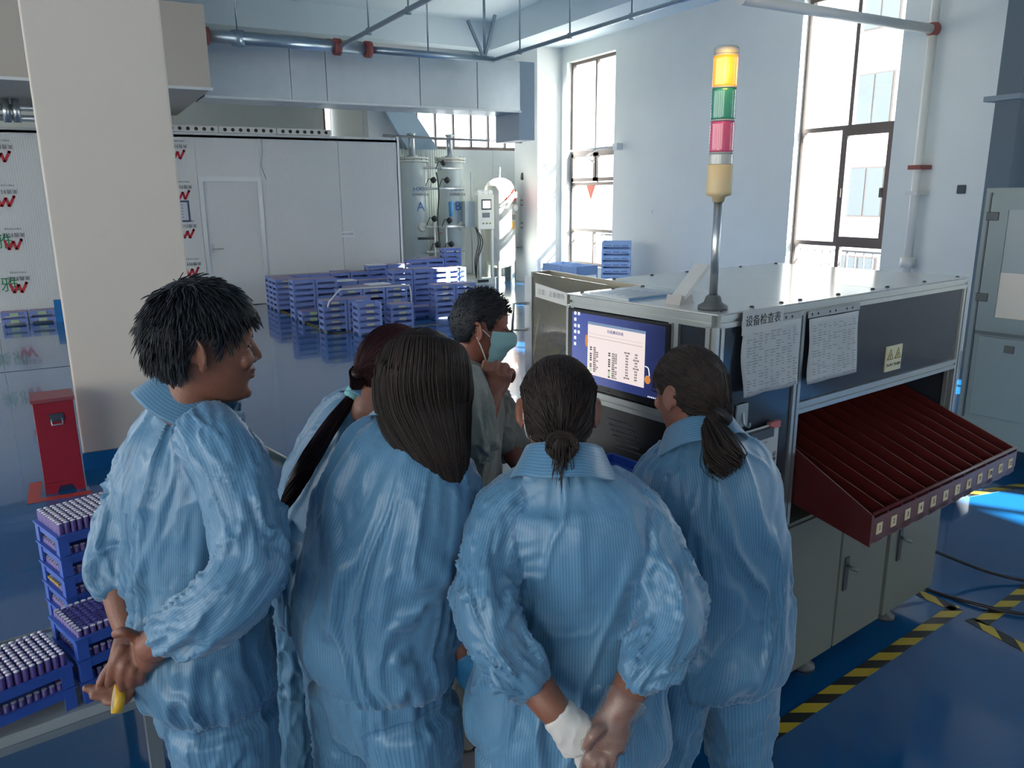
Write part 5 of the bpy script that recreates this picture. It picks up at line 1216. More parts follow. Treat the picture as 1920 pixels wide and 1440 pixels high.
def head_matrix(c, face, up=(0, 0, 1), s=.92):
    f = nrm(face); u = nrm(np.asarray(up)-f*(np.asarray(up)@f)); r = np.cross(f, u)
    M3 = np.stack([r, f, u], 1)*s; return M3, np.asarray(c)-M3 @ np.array([0, 0, .118])
def xf(M, V): return np.asarray(V) @ M[0].T + M[1]
def finger(rows): return Tube([(p, r, r) for p, r in rows], n=10, m=5*len(rows))
def hand(px, D, fingers, r0=.0092):
    """fingers: list of polylines of (x, y, D) in the picture -> tubes"""
    out = []
    for f in fingers:
        k = len(f); out.append(finger([(Hd(*q), r0*(1.08-.28*i/(k-1))) for i, q in enumerate(f)]))
    return out
def skin_mat(name, c, c2):
    m = mat(name, c, .48, noise=.12, nscale=14, bump=.12, bscale=220); b = m.node_tree.nodes['Principled BSDF']
    b.inputs['Subsurface Weight'].default_value = .12; b.inputs['Subsurface Radius'].default_value = (.012, .005, .003); b.inputs['Subsurface Scale'].default_value = .5
    return m
skin_tan = skin_mat('skin_tan', '#7f5240', 0); skin_fair = skin_mat('skin_fair', '#8d5f4f', 0); skin_red = skin_mat('skin_warm', '#8a5545', 0)
def body(parent, head, neck_base, limbs, m, vs=.0036, spine=None, hands=()):
    g = [(xf(head, V), f) for V, f in HEAD] if head is not None else []
    nk = xf(head, [[0, -.018, .075], [0, -.02, .03], [0, -.03, -.02]])
    g.append(Tube([(nk[0], .050, .054), (nk[1], .050, .052), (nk[2], .050, .050), ((nk[2]+neck_base)/2+_fh*.01, .048, .048), (neck_base+_fh*.03, .046, .046)], n=24).geo())
    if spine is not None: g.append(Tube([(p+_fh*.03, .04, .04) for p in spine], n=16).geo())
    for l in limbs: g.append(l.geo())
    for h in hands: g.append(h if isinstance(h, tuple) else h.geo())
    me = voxel(g, vs); relax(me, 2, .4)
    return put('body', me, m, parent)
# ------------------------------------------------------------------ hair
def hair_mat(name, c, c2, rough=.55):
    m = bpy.data.materials.new(name); m.use_nodes = True; nt = m.node_tree; b = nt.nodes['Principled BSDF']
    a = nt.nodes.new('ShaderNodeAttribute'); a.attribute_name = 'tone'; mx = nt.nodes.new('ShaderNodeMix'); mx.data_type = 'RGBA'; mx.inputs[6].default_value = lin(c); mx.inputs[7].default_value = lin(c2)
    nt.links.new(a.outputs['Fac'], mx.inputs[0]); nt.links.new(mx.outputs[2], b.inputs['Base Color']); b.inputs['Roughness'].default_value = rough; b.inputs['Specular IOR Level'].default_value = .25
    return m
HLY = [-.12, -.07, -.04, -.028, -.012, .006, .018, .026, .036, .055, .08, .12]
HLZ = [.045, .045, .062, .095, .142, .142, .118, .112, .150, .166, .172, .176]
CC = np.array([0, -.006, .13])
def scalp_r(d):
    """distance from the cranium centre to the head surface, roughly"""
    r = np.array([.0755, .094, .097]); b = 1/np.sqrt(((d/r)**2).sum(1)); low = d[:, 2] < -.35
    return b
def side_f(n):
    return 1-.8*np.clip((np.abs(n[..., 0])-.68)/.22, 0, 1)*np.clip((.4-n[..., 2])/.3, 0, 1)
def cap_geo(thick, fringe=0, hl=0, n=72, m=48, lump=.003, seed=0):
    """hair mass over the skull; dives below the skin outside the hair line"""
    V = []; ph = np.linspace(.02, math.pi*.86, m); an = np.linspace(0, 2*math.pi, n, endpoint=False)
    PH, AN = np.meshgrid(ph, an, indexing='ij'); d = np.stack([np.sin(PH)*np.cos(AN), np.sin(PH)*np.sin(AN), np.cos(PH)], -1).reshape(-1, 3)
    r = scalp_r(d); p = CC+d*r[:, None]
    k = (p[:, 2]-(np.interp(p[:, 1], HLY, HLZ)+hl-fringe*(p[:, 1] > .05)))/.012; w = 1/(1+np.exp(-k*2.2))
    t = thick(p, d) if callable(thick) else thick*side_f(d)
    r2 = r-.014+(t+.014)*w+lump*fbm(p*28, seed)*w
    V = CC+d*r2[:, None]
    Fs = [(i*n+q, (i+1)*n+q, (i+1)*n+(q+1) % n, i*n+(q+1) % n) for i in range(m-1) for q in range(n)]+[tuple(range(n)), tuple((m-1)*n+q for q in range(n))[::-1]]
    return V, Fs
def quick_mesh(name, V, faces_by_size):
    """build a mesh from arrays: faces_by_size = list of (n x k) index arrays"""
    me = bpy.data.meshes.new(name); me.vertices.add(len(V)); me.vertices.foreach_set('co', np.ascontiguousarray(V, dtype=np.float32).ravel())
    idx = np.concatenate([f.ravel() for f in faces_by_size]).astype(np.int32); tot = np.concatenate([np.full(len(f), f.shape[1]) for f in faces_by_size]).astype(np.int32)
    me.loops.add(len(idx)); me.loops.foreach_set('vertex_index', idx); me.polygons.add(len(tot)); me.polygons.foreach_set('loop_start', (np.cumsum(tot)-tot).astype(np.int32)); me.update(calc_edges=True)
    return me
def strand_mesh(geos, lines, rad=.0011, seed=0, tip=.25):
    """base shells + many thin three-sided strands, one mesh with a tone value per strand"""
    V = []; fs = {}; tone = []; k = 0; rg = np.random.default_rng(seed)
    for g, f in geos:
        V.append(np.asarray(g)); tone.append(np.full(len(g), .25))
        for q in f: fs.setdefault(len(q), []).append([i+k for i in q])
        k += len(g)
    F4 = []
    for L in lines:
        L = np.asarray(L); m = len(L); t = np.gradient(L, axis=0); t /= np.maximum(np.linalg.norm(t, axis=1), 1e-9)[:, None]
        a = np.cross(t, [.3, .2, .93]); a /= np.maximum(np.linalg.norm(a, axis=1), 1e-9)[:, None]; b = np.cross(t, a)
        r = rad*rg.uniform(.6, 1.3)*np.concatenate([np.linspace(1, 1, m-m//3), np.linspace(1, tip, m//3)])
        ring = [L+a*(r*math.cos(q))[:, None]+b*(r*math.sin(q))[:, None] for q in (0, 2.094, 4.189)]
        V.append(np.stack(ring, 1).reshape(-1, 3)); tone.append(np.full(3*m, rg.random()))
        i = np.arange(m-1)[:, None]*3+k; q = np.arange(3)[None]; q2 = (q+1) % 3
        F4.append(np.stack([i+q, i+q2, i+3+q2, i+3+q], -1).reshape(-1, 4)); k += 3*m
    arrs = [np.array(x) for x in fs.values()]+([np.concatenate(F4)] if F4 else [])
    me = quick_mesh('hair', np.vstack(V), arrs); a = me.attributes.new('tone', 'FLOAT', 'POINT'); a.data.foreach_set('value', np.concatenate(tone).astype(np.float32)); me.update()
    return me
def scalp_points(n, seed, zmin=.0, hl=0, extra=None):
    rg = np.random.default_rng(seed); d = rg.normal(size=(n*4, 3)); d /= np.linalg.norm(d, axis=1)[:, None]; r = scalp_r(d); p = CC+d*r[:, None]
    ok = p[:, 2] > np.interp(p[:, 1], HLY, HLZ)+hl+zmin
    return p[ok][:n], d[ok][:n]
def flow(p0, target, thick, seg=9, spread=.0, rg=None):
    """strand hugging the skull from p0 to target (head coords)"""
    out = []; d0 = p0-CC; d1 = target-CC
    for t in np.linspace(0, 1, seg):
        d = d0*(1-t)+d1*t+ (d0/np.linalg.norm(d0))*.0; n = d/np.linalg.norm(d); r = scalp_r(n[None])[0]+thick*float(side_f(n))*(.95+.1*rg.random()); R1 = np.linalg.norm(d1)
        r = r*(1-t**3)+max(R1, 0)*(t**3) if R1 > r else r
        out.append(CC+n*r)
    return np.array(out)
def bundle(rows, n, seed, rad=.0009, seg=14, fray=.0):
    """strands along a tube: rows of (centre, radius)"""
    c = cr([list(p)+[r] for p, r in rows], seg); rg = np.random.default_rng(seed); t = np.gradient(c[:, :3], axis=0); t /= np.linalg.norm(t, axis=1)[:, None]
    a = np.cross(t, [.2, .1, .97]); a /= np.linalg.norm(a, axis=1)[:, None]; b = np.cross(t, a); out = []
    for _ in range(n):
        q = rg.uniform(0, 2*math.pi); s = math.sqrt(rg.uniform(.35, 1)); k = np.linspace(0, 1, seg); end = rg.uniform(.82, 1.0); dq = rg.normal(0, .25)
        rr = c[:, 3]*s*(1+fray*k**2*rg.normal(0, 1)); L = c[:, :3]+a*(rr*np.cos(q+dq*k))[:, None]+b*(rr*np.sin(q+dq*k))[:, None]
        out.append(L[:max(4, int(seg*end))])
    return out

def tube_strands(T, n, seed, k=1.03, seg=13, lo=.82, fan=.04, amin=0, amax=2*math.pi):
    rg = np.random.default_rng(seed); m = len(T.c); out = []
    for _ in range(n):
        a = rg.uniform(amin, amax); da = rg.normal(0, fan); e = rg.uniform(lo, 1.0); st = np.linspace(0, e, seg)*(m-1); i = np.clip(st.astype(int), 0, m-2); f = (st-i)[:, None]
        g = lambda A: A[i]*(1-f)+A[i+1]*f if A.ndim > 1 else A[i]*(1-f[:, 0])+A[i+1]*f[:, 0]
        kk = k*rg.uniform(.97, 1.03)+.02*np.sin(np.linspace(0, rg.uniform(2, 5), seg)+rg.uniform(0, 6)); an = a+da*np.linspace(0, 1, seg)
        out.append(g(T.c)+g(T.x)*(g(T.rx)*kk*np.cos(an))[:, None]+g(T.y)*(g(T.ry)*kk*np.sin(an))[:, None])
    return out
# ================================================================== the six people
black_hair = hair_mat('hair_black', '#14181e', '#2c323a'); brown_hair = hair_mat('hair_dark_brown', '#191414', '#3a2f2b'); red_hair = hair_mat('hair_red_brown', '#1c1012', '#452225', .38)
shoe_m = mat('shoe_grey', '#3f4246', .5)
def rows(lst): return [(Hd(x, y, D), a, b) for x, y, D, a, b in lst]
def limb(lst, wx=None, n=24): return Tube([(Hd(x, y, D), r, r) for x, y, D, r in lst], wx, n=n, sq=2.0)
def legs(parent, hip, right, fwd, mat_, hw=.165, hd=.125, seed=3, spread=.1, top=.16, knee=.0, r0=.105):
    hip = np.asarray(hip); R_ = nrm(right); f = nrm(fwd); pel = Tube([(hip+v(0, 0, top), hw, hd), (hip+v(0, 0, .05), hw+.012, hd+.012), (hip, hw+.012, hd+.015), (hip-v(0, 0, .10), hw-.01, hd)], R_)
    ls = []
    for s in (-1, 1):
        h = hip+R_*s*.085-v(0, 0, .03); z0 = hip[2]
        kn = v(*(h+R_*s*spread*.35+f*knee)[:2], z0*.52); an = v(*(h+R_*s*spread*.6+f*knee*.3)[:2], .09)
        ls.append(Tube([(h, r0, r0+.01), ((h+kn)/2, r0-.012, r0-.008), (kn, .078, .08), ((kn+an)/2, .08, .082), (an, .07, .075), (an-v(0, 0, .04), .066, .07)], R_, n=24))
        mb = MB(); c = v(an[0], an[1], 0); mb_rows = [(c-f*.09+v(0, 0, .045), .032, .04), (c-f*.02+v(0, 0, .05), .04, .045), (c+f*.08+v(0, 0, .035), .044, .034), (c+f*.15+v(0, 0, .025), .03, .022)]
        g = Tube(mb_rows, R_, n=16).geo(); g = (np.stack([g[0][:, 0], g[0][:, 1], np.maximum(g[0][:, 2], 0.001)], 1), g[1])
        me = bpy.data.meshes.new('shoe'); me.from_pydata(g[0].tolist(), [], g[1]); put('shoe', me, shoe_m, parent)
    garment('trousers', [pel]+ls, 1, mat_, parent, vs=.0075, seed=seed, elbows=False, sm=4, amp=.9)
# ------------------------------------------------------------------ A: man on the left, hands behind his back
def person_A():
    D = 1.52; t = thing('person', 'person with short black hair at left, hands clasped behind back holding yellow tape', 'person', (*Hd(390, 1300, D)[:2], 0))
    fb = bearing(58); rgt = bearing(148)
    tor = Tube(rows([(356, 758, D, .06, .06), (354, 785, D, .115, .075), (354, 830, D, .175, .105), (356, 930, D, .198, .125), (358, 1070, D, .192, .125), (366, 1165, D, .212, .142), (382, 1225, D, .215, .145), (392, 1252, D, .205, .14), (396, 1272, D, .188, .13)]), rgt, n=40, sq=2.3)
    ar = limb([(378, 800, D-.08, .062), (424, 860, D-.14, .072), (456, 960, D-.19, .068), (464, 1050, D-.23, .068), (424, 1118, D-.27, .064), (356, 1164, D-.27, .058), (304, 1190, D-.25, .042)])
    al = limb([(335, 805, D+.08, .065), (292, 865, D+.11, .074), (248, 960, D+.08, .068), (226, 1035, D+.04, .062), (220, 1082, D+.02, .055), (224, 1110, D+.0, .042)])
    garment('jacket', [tor, ar, al], 1, cloth_blue, t, seed=11, hem=.035)
    hd = head_matrix(Hd(388, 645, D-.02), bearing(70, -8), _zz+bearing(80)*.06, .97)
    nb = Hd(360, 770, D)
    collar(t, Hd(366, 772, D-.0)-_zz*.004, _zz+bearing(70)*.5, bearing(66), .068, cloth_blue, h=.05, drop=.062, flare=.034, open_=.45, ry=.080)
    far = limb([(222, 1100, D+.01, .036), (232, 1150, D-.03, .031), (244, 1190, D-.06, .027)], n=16)
    nea = limb([(326, 1182, D-.255, .036), (304, 1200, D-.245, .032), (282, 1216, D-.22, .029)], n=16)
    h1 = D-.19
    # hand of the far arm grips the near wrist; near hand hangs with the tape
    pal1 = Tube([(Hd(292, 1210, D-.225), .033, .028), (Hd(272, 1222, h1+.01), .040, .024), (Hd(246, 1220, h1), .042, .022)], _zz*.8+CR*.2, n=18)
    pal2 = Tube([(Hd(242, 1192, D-.07), .027, .022), (Hd(240, 1224, h1+.055), .034, .02), (Hd(236, 1256, h1+.06), .036, .018)], CR, n=16)
    fs = hand(0, 0, [[(234, 1212, h1-.005), (218, 1236, h1-.02), (209, 1262, h1-.018), (204, 1284, h1-.005)], [(242, 1224, h1-.005), (232, 1250, h1-.025), (228, 1273, h1-.022), (230, 1292, h1-.008)],
                     [(252, 1232, h1-.005), (249, 1256, h1-.022), (247, 1276, h1-.018), (249, 1286, h1-.005)], [(264, 1238, h1+.0), (264, 1258, h1-.015), (263, 1272, h1-.01), (264, 1279, h1+.005)],
                     [(268, 1204, h1+.01), (246, 1190, h1-.01), (230, 1184, h1-.02), (215, 1190, h1-.015)]], .0108)
    fs += hand(0, 0, [[(230, 1262, h1+.06), (208, 1284, h1+.04), (184, 1291, h1+.03), (157, 1290, h1+.025)], [(234, 1270, h1+.055), (214, 1298, h1+.035), (194, 1306, h1+.025), (170, 1304, h1+.02)],
                      [(242, 1272, h1+.05), (230, 1300, h1+.03), (216, 1314, h1+.02), (196, 1316, h1+.02)], [(250, 1268, h1+.05), (246, 1294, h1+.035), (238, 1310, h1+.03), (226, 1318, h1+.03)], [(222, 1236, h1+.05), (204, 1254, h1+.04), (192, 1272, h1+.03), (186, 1284, h1+.025)]], .0100)
    spine = [nb, Hd(356, 900, D), Hd(360, 1100, D), Hd(385, 1280, D)]
    up1 = limb([(340, 820, D+.1, .05), (240, 980, D+.09, .045), (218, 1080, D+.03, .04), (222, 1102, D+.01, .036)], n=14); up2 = limb([(400, 850, D-.13, .05), (464, 1050, D-.23, .045), (356, 1164, D-.265, .04), (326, 1182, D-.255, .036)], n=14)
    body(t, hd, nb, [far, nea, up1, up2, pal1, pal2]+fs, skin_tan, spine=spine)
    # hair
    rg = np.random.default_rng(5)
    thick = lambda p, d: .012+.010*np.clip(d[:, 2], 0, 1)+.008*np.clip(-d[:, 1]+.1, 0, 1)+.010*np.clip((d[:, 1]-.3)*(d[:, 2] > .3), 0, 1)
    base = cap_geo(thick, fringe=.004, lump=.005, seed=3); lines = []
    P, Dn = scalp_points(3400, 4)
    for p, d in zip(P, Dn):
        whorl = np.array([0, -.06, .225]); g = p-whorl; g = g-d*(g@d); g = nrm(g+1e-6); dn = np.array([0, 0, -1.]); dn = dn-d*(dn@d); L = rg.uniform(.018, .036); tk = .011+.010*max(d[2], 0)+.008*max(-d[1], 0)
        lift = .14+.35*max(-d[1], 0)*rg.random(); dirn = nrm(g*.8+dn*.5+d*lift+rg.normal(0, .2, 3)); q = p+d*tk*.7
        q = p+d*tk*.98
        if p[2] < .165 and -.035 < p[1] < .03: L *= .5; dirn = nrm(dn*.8+np.array([0, -.5, 0])+d*.15+rg.normal(0, .12, 3))
        elif p[2] < .09: L *= .55; dirn = nrm(dn+d*.1+rg.normal(0, .12, 3))
        if p[1] > .05: dirn = nrm(g*.6+np.array([0, .6, -.35])+rg.normal(0, .12, 3)); L *= .6
        lines.append(np.array([q+dirn*L*s-np.array([0, 0, 1.])*L*.35*s*s for s in np.linspace(0, 1, 6)]))
    b2 = (xf(hd, base[0]), base[1]); put('hair', strand_mesh([b2], [xf(hd, l) for l in lines], .0013, 1), black_hair, t)
    for s in (-1, 1):
        br = [np.array([[s*(.012+.028*k), .086-.012*k*k*1.6, .143+.004*math.sin(k*2.6)+dz] for k in np.linspace(0, 1, 8)]) for dz in np.linspace(-.003, .003, 5)]
        put('eyebrow', strand_mesh([], [xf(hd, l) for l in br], .0016, 2), black_hair, t)
        put('eye', (lambda g: (lambda me: (me.from_pydata(xf(hd, g[0]).tolist(), [], g[1]), me)[1])(bpy.data.meshes.new('eye')))(geo_ell((s*.031, .0775, .126), (.011, .0045, .0032))), mat('eye_dark', '#17120f', .2), t)
    g = Tube([((-.02, .0815, .0665), .0014, .0014), ((0, .0925, .0655), .0018, .0018), ((.02, .0815, .0665), .0014, .0014)], n=8, m=14).geo(); me = bpy.data.meshes.new('lip_line'); me.from_pydata(xf(hd, g[0]).tolist(), [], g[1]); put('lip_line', me, mat('lip_dark', '#5b2f2a', .5), t)
    hip = Hd(400, 1300, D); legs(t, v(hip[0], hip[1], .80), rgt, fb, cloth_blue, hw=.155, hd=.115, seed=21)
    # tape roll on the finger
    c = Hd(222, 1310, h1-.005); ax = nrm(CR*.85+FW*.5-CU*.15); tp = thing('tape_roll', 'yellow tape roll hooked on the fingers behind the back', 'tape', c)
    pr_ = [(.019, -.009), (.0265, -.009), (.0265, .009), (.019, .009), (.019, -.009)]; mb = MB(); a = Vector(ax).orthogonal().normalized(); b = Vector(ax).cross(a); vs = []; n = 32
    for r, h in pr_[:4]:
        for k in range(n): an = 2*math.pi*k/n; vs.append(Vector(c)+Vector(ax)*h+(a*math.cos(an)+b*math.sin(an))*r)
    mb.add(vs, [(i*n+k, ((i+1) % 4)*n+k, ((i+1) % 4)*n+(k+1) % n, i*n+(k+1) % n) for i in range(4) for k in range(n)], True); mb.build('roll', mat('tape_yellow', '#d9a930', .4), tp)
    mb = MB(); vs = []
    for r, h in [(.0172, -.0088), (.0189, -.0088), (.0189, .0088), (.0172, .0088)]:
        for k in range(n): an = 2*math.pi*k/n; vs.append(Vector(c)+Vector(ax)*h+(a*math.cos(an)+b*math.sin(an))*r)
    mb.add(vs, [(i*n+k, ((i+1) % 4)*n+k, ((i+1) % 4)*n+(k+1) % n, i*n+(k+1) % n) for i in range(4) for k in range(n)], True); mb.build('core', mat('tape_core', '#b9b3a4', .7), tp)
# ------------------------------------------------------------------ B: red brown ponytail, behind
def person_B():
    D = 1.98; t = thing('person', 'person with long red brown ponytail and mint hair tie, bending behind', 'person', (*Hd(590, 1250, D)[:2], 0))
    fb = bearing(48); rgt = bearing(138)
    tor = Tube(rows([(708, 750, D-.01, .064, .064), (696, 774, D-.01, .11, .085), (672, 820, D, .165, .105), (636, 910, D, .18, .12), (604, 1010, D, .18, .125), (588, 1080, D, .185, .13), (586, 1120, D, .18, .125), (588, 1145, D, .165, .115)]), rgt, n=36)
    ar = limb([(720, 800, D-.08, .075), (735, 880, D-.13, .08), (745, 980, D-.12, .075), (790, 1040, D-.02, .065), (840, 1050, D+.08, .05)]); al = limb([(650, 800, D+.1, .07), (640, 860, D+.18, .075), (660, 960, D+.26, .07), (720, 1000, D+.34, .06)])
    garment('jacket', [tor, ar, al], 1, cloth_blue, t, seed=31, hem=.035)
    hd = head_matrix(Hd(738, 690, D-.02), bearing(42, -25), _zz)
    nb = Hd(706, 768, D); collar(t, Hd(706, 768, D-.01), _zz*.8+bearing(48)*.6, bearing(48), .066, cloth_blue, h=.045, drop=.058, ry=.07)
    hl1 = [limb([(840, 1050, D+.08, .03), (870, 1052, D+.13, .028)], n=12)]
    spine = [nb, Hd(640, 900, D), Hd(590, 1080, D)]; up = limb([(720, 820, D-.1, .04), (745, 980, D-.12, .036), (842, 1050, D+.08, .03)], n=12)
    body(t, hd, nb, [up]+hl1+[Tube([(Hd(870, 1052, D+.13), .03, .02), (Hd(890, 1056, D+.17), .036, .018)], n=12)]+hand(0, 0, [[(890, 1050+6*i, D+.17), (905, 1052+6*i, D+.20), (918, 1060+5*i, D+.22)] for i in range(4)]+[[(872, 1044, D+.13), (886, 1036, D+.17), (896, 1038, D+.19)]], .008), skin_fair, vs=.0045, spine=spine)
    rg = np.random.default_rng(8); base = cap_geo(.013, lump=.002, seed=5, hl=-.004); tie = np.array([0.0, -.112, .075]); P, Dn = scalp_points(1500, 9)
    lines = [flow(p, tie+rg.normal(0, .006, 3), .0145, 9, rg=rg) for p in P]
    tw = Hd(664, 738, D-.06); tl = [(xf(hd, [tie])[0], .024), (tw, .015), (Hd(622, 795, D-.12), .019), (Hd(580, 862, D-.20), .022), (Hd(548, 922, D-.22), .018), (Hd(524, 968, D-.20), .004)]
    core = Tube([(p, r*.8, r*.8) for p, r in tl], n=14).geo(); lines2 = bundle(tl, 420, 3, seg=20, fray=.15)
    put('hair', strand_mesh([(xf(hd, base[0]), base[1]), core], [xf(hd, l) for l in lines]+lines2, .0011, 2), red_hair, t)
    a = nrm(Hd(622, 795, D-.12)-tw); me = bpy.data.meshes.new('hair_tie'); g = Tube([(tw-a*.012, .0215, .0215), (tw-a*.004, .023, .023), (tw+a*.004, .023, .023), (tw+a*.012, .0215, .0215)], n=18).geo(); me.from_pydata(g[0].tolist(), [], g[1]); put('hair_tie', me, mat('tie_mint', '#7fc4c4', .6), t)
    hip = Hd(584, 1145, D); legs(t, v(hip[0], hip[1], .84), rgt, fb, cloth_blue, hw=.155, hd=.125, seed=41, r0=.095)
# ------------------------------------------------------------------ C: long straight hair
def person_C():
    D = 1.52; t = thing('person', 'person with long straight dark hair leaning in, back turned, blue gloved hand', 'person', (*Hd(715, 1300, D)[:2], 0))
    fb = bearing(38); rgt = bearing(128)
    tor = Tube(rows([(786, 798, D+.02, .055, .055), (778, 815, D+.02, .10, .075), (766, 850, D, .155, .105), (748, 930, D-.02, .185, .125), (722, 1050, D-.02, .19, .14), (706, 1135, D-.0, .195, .145), (706, 1195, D, .198, .148), (714, 1230, D, .19, .142), (718, 1254, D, .174, .13)]), rgt, n=40)
    ar = limb([(798, 838, D-.04, .060), (832, 900, D-.07, .070), (850, 985, D-.06, .066), (858, 1070, D-.05, .064), (856, 1125, D-.04, .058), (852, 1178, D-.03, .054), (856, 1196, D-.03, .044)])
    al = limb([(745, 840, D+.10, .062), (738, 900, D+.15, .066), (748, 990, D+.19, .062), (785, 1010, D+.24, .055), (808, 1004, D+.27, .044)])
    garment('jacket', [tor, ar, al], 1, cloth_blue, t, seed=52, hem=.035)
    hd = head_matrix(Hd(798, 718, D+.02), bearing(48, -18), _zz+bearing(48)*.1, .9)
    nb = Hd(790, 812, D+.02); collar(t, Hd(784, 815, D-.01), _zz*.8+bearing(40)*.55, bearing(40), .068, cloth_blue, h=.04, drop=.055, ry=.072)
    fore = limb([(858, 1188, D-.03, .036), (860, 1210, D-.03, .031), (866, 1232, D-.03, .029)], n=14); up = limb([(815, 860, D-.05, .045), (864, 1075, D-.05, .04), (858, 1188, D-.03, .036)], n=14)
    body(t, hd, nb, [up, fore, limb([(756, 870, D+.12, .04), (748, 988, D+.19, .036), (808, 1004, D+.27, .03), (820, 1000, D+.29, .028)], n=12)]+hand(0, 0, [[(820, 994+5*i, D+.29), (834, 994+5*i, D+.31), (842, 1000+5*i, D+.32)] for i in range(4)]+[[(816, 992, D+.28), (824, 982, D+.3), (832, 980, D+.31)]], .009), skin_fair, vs=.0045, spine=[nb, Hd(750, 930, D), Hd(705, 1160, D), Hd(714, 1270, D)])
    # blue glove
    g = [fore.geo() if False else Tube([(Hd(864, 1222, D-.03), .034, .031), (Hd(876, 1245, D-.03), .036, .028), (Hd(888, 1262, D-.02), .042, .024), (Hd(898, 1282, D-.01), .038, .02)], CR, n=18).geo()]
    g += [f.geo() for f in hand(0, 0, [[(886, 1280, D-.01), (890, 1306, D+.0), (892, 1326, D+.01), (890, 1338, D+.02)], [(896, 1284, D-.01), (902, 1312, D-.0), (905, 1334, D+.01), (903, 1346, D+.02)], [(906, 1280, D-.01), (914, 1306, D+.0), (916, 1326, D+.01), (914, 1336, D+.02)], [(912, 1272, D), (922, 1294, D+.01), (925, 1310, D+.02), (924, 1318, D+.02)], [(880, 1240, D-.04), (902, 1246, D-.05), (914, 1262, D-.04), (918, 1274, D-.03)]], .0105)]
    me = voxel(g, .004); relax(me, 2, .4); put('glove', me, mat('glove_blue', '#3f86b4', .4, bump=.2, bscale=60), t)
    rg = np.random.default_rng(12); down = -_zz; lines = []
    base = cap_geo(.014, lump=.002, seed=7, hl=-.01)
    VT = Tube([(Hd(800, 622, D+.01), .022, .022), (Hd(798, 640, D+.01), .060, .060), (Hd(796, 672, D-.005), .084, .082), (Hd(793, 722, D-.02), .092, .086), (Hd(797, 772, D-.042), .088, .074), (Hd(812, 818, D-.066), .074, .062), (Hd(832, 865, D-.088), .052, .05), (Hd(850, 912, D-.10), .026, .026)], CR, n=36, m=40)
    lines = tube_strands(VT, 3200, 5, 1.035, 30, .88, .05)
    VT.rx *= .97; VT.ry *= .97; VT.c = VT.c[:-4]; VT.rx = VT.rx[:-4]; VT.ry = VT.ry[:-4]; VT.x = VT.x[:-4]; VT.y = VT.y[:-4]; VT.t = VT.t[:-4]; vol = VT.geo()
    put('hair', strand_mesh([vol], lines, .0013, 4, tip=.4), brown_hair, t)
    hip = Hd(718, 1300, D); legs(t, v(hip[0], hip[1], .80), rgt, fb, cloth_blue, hw=.15, hd=.115, seed=61)
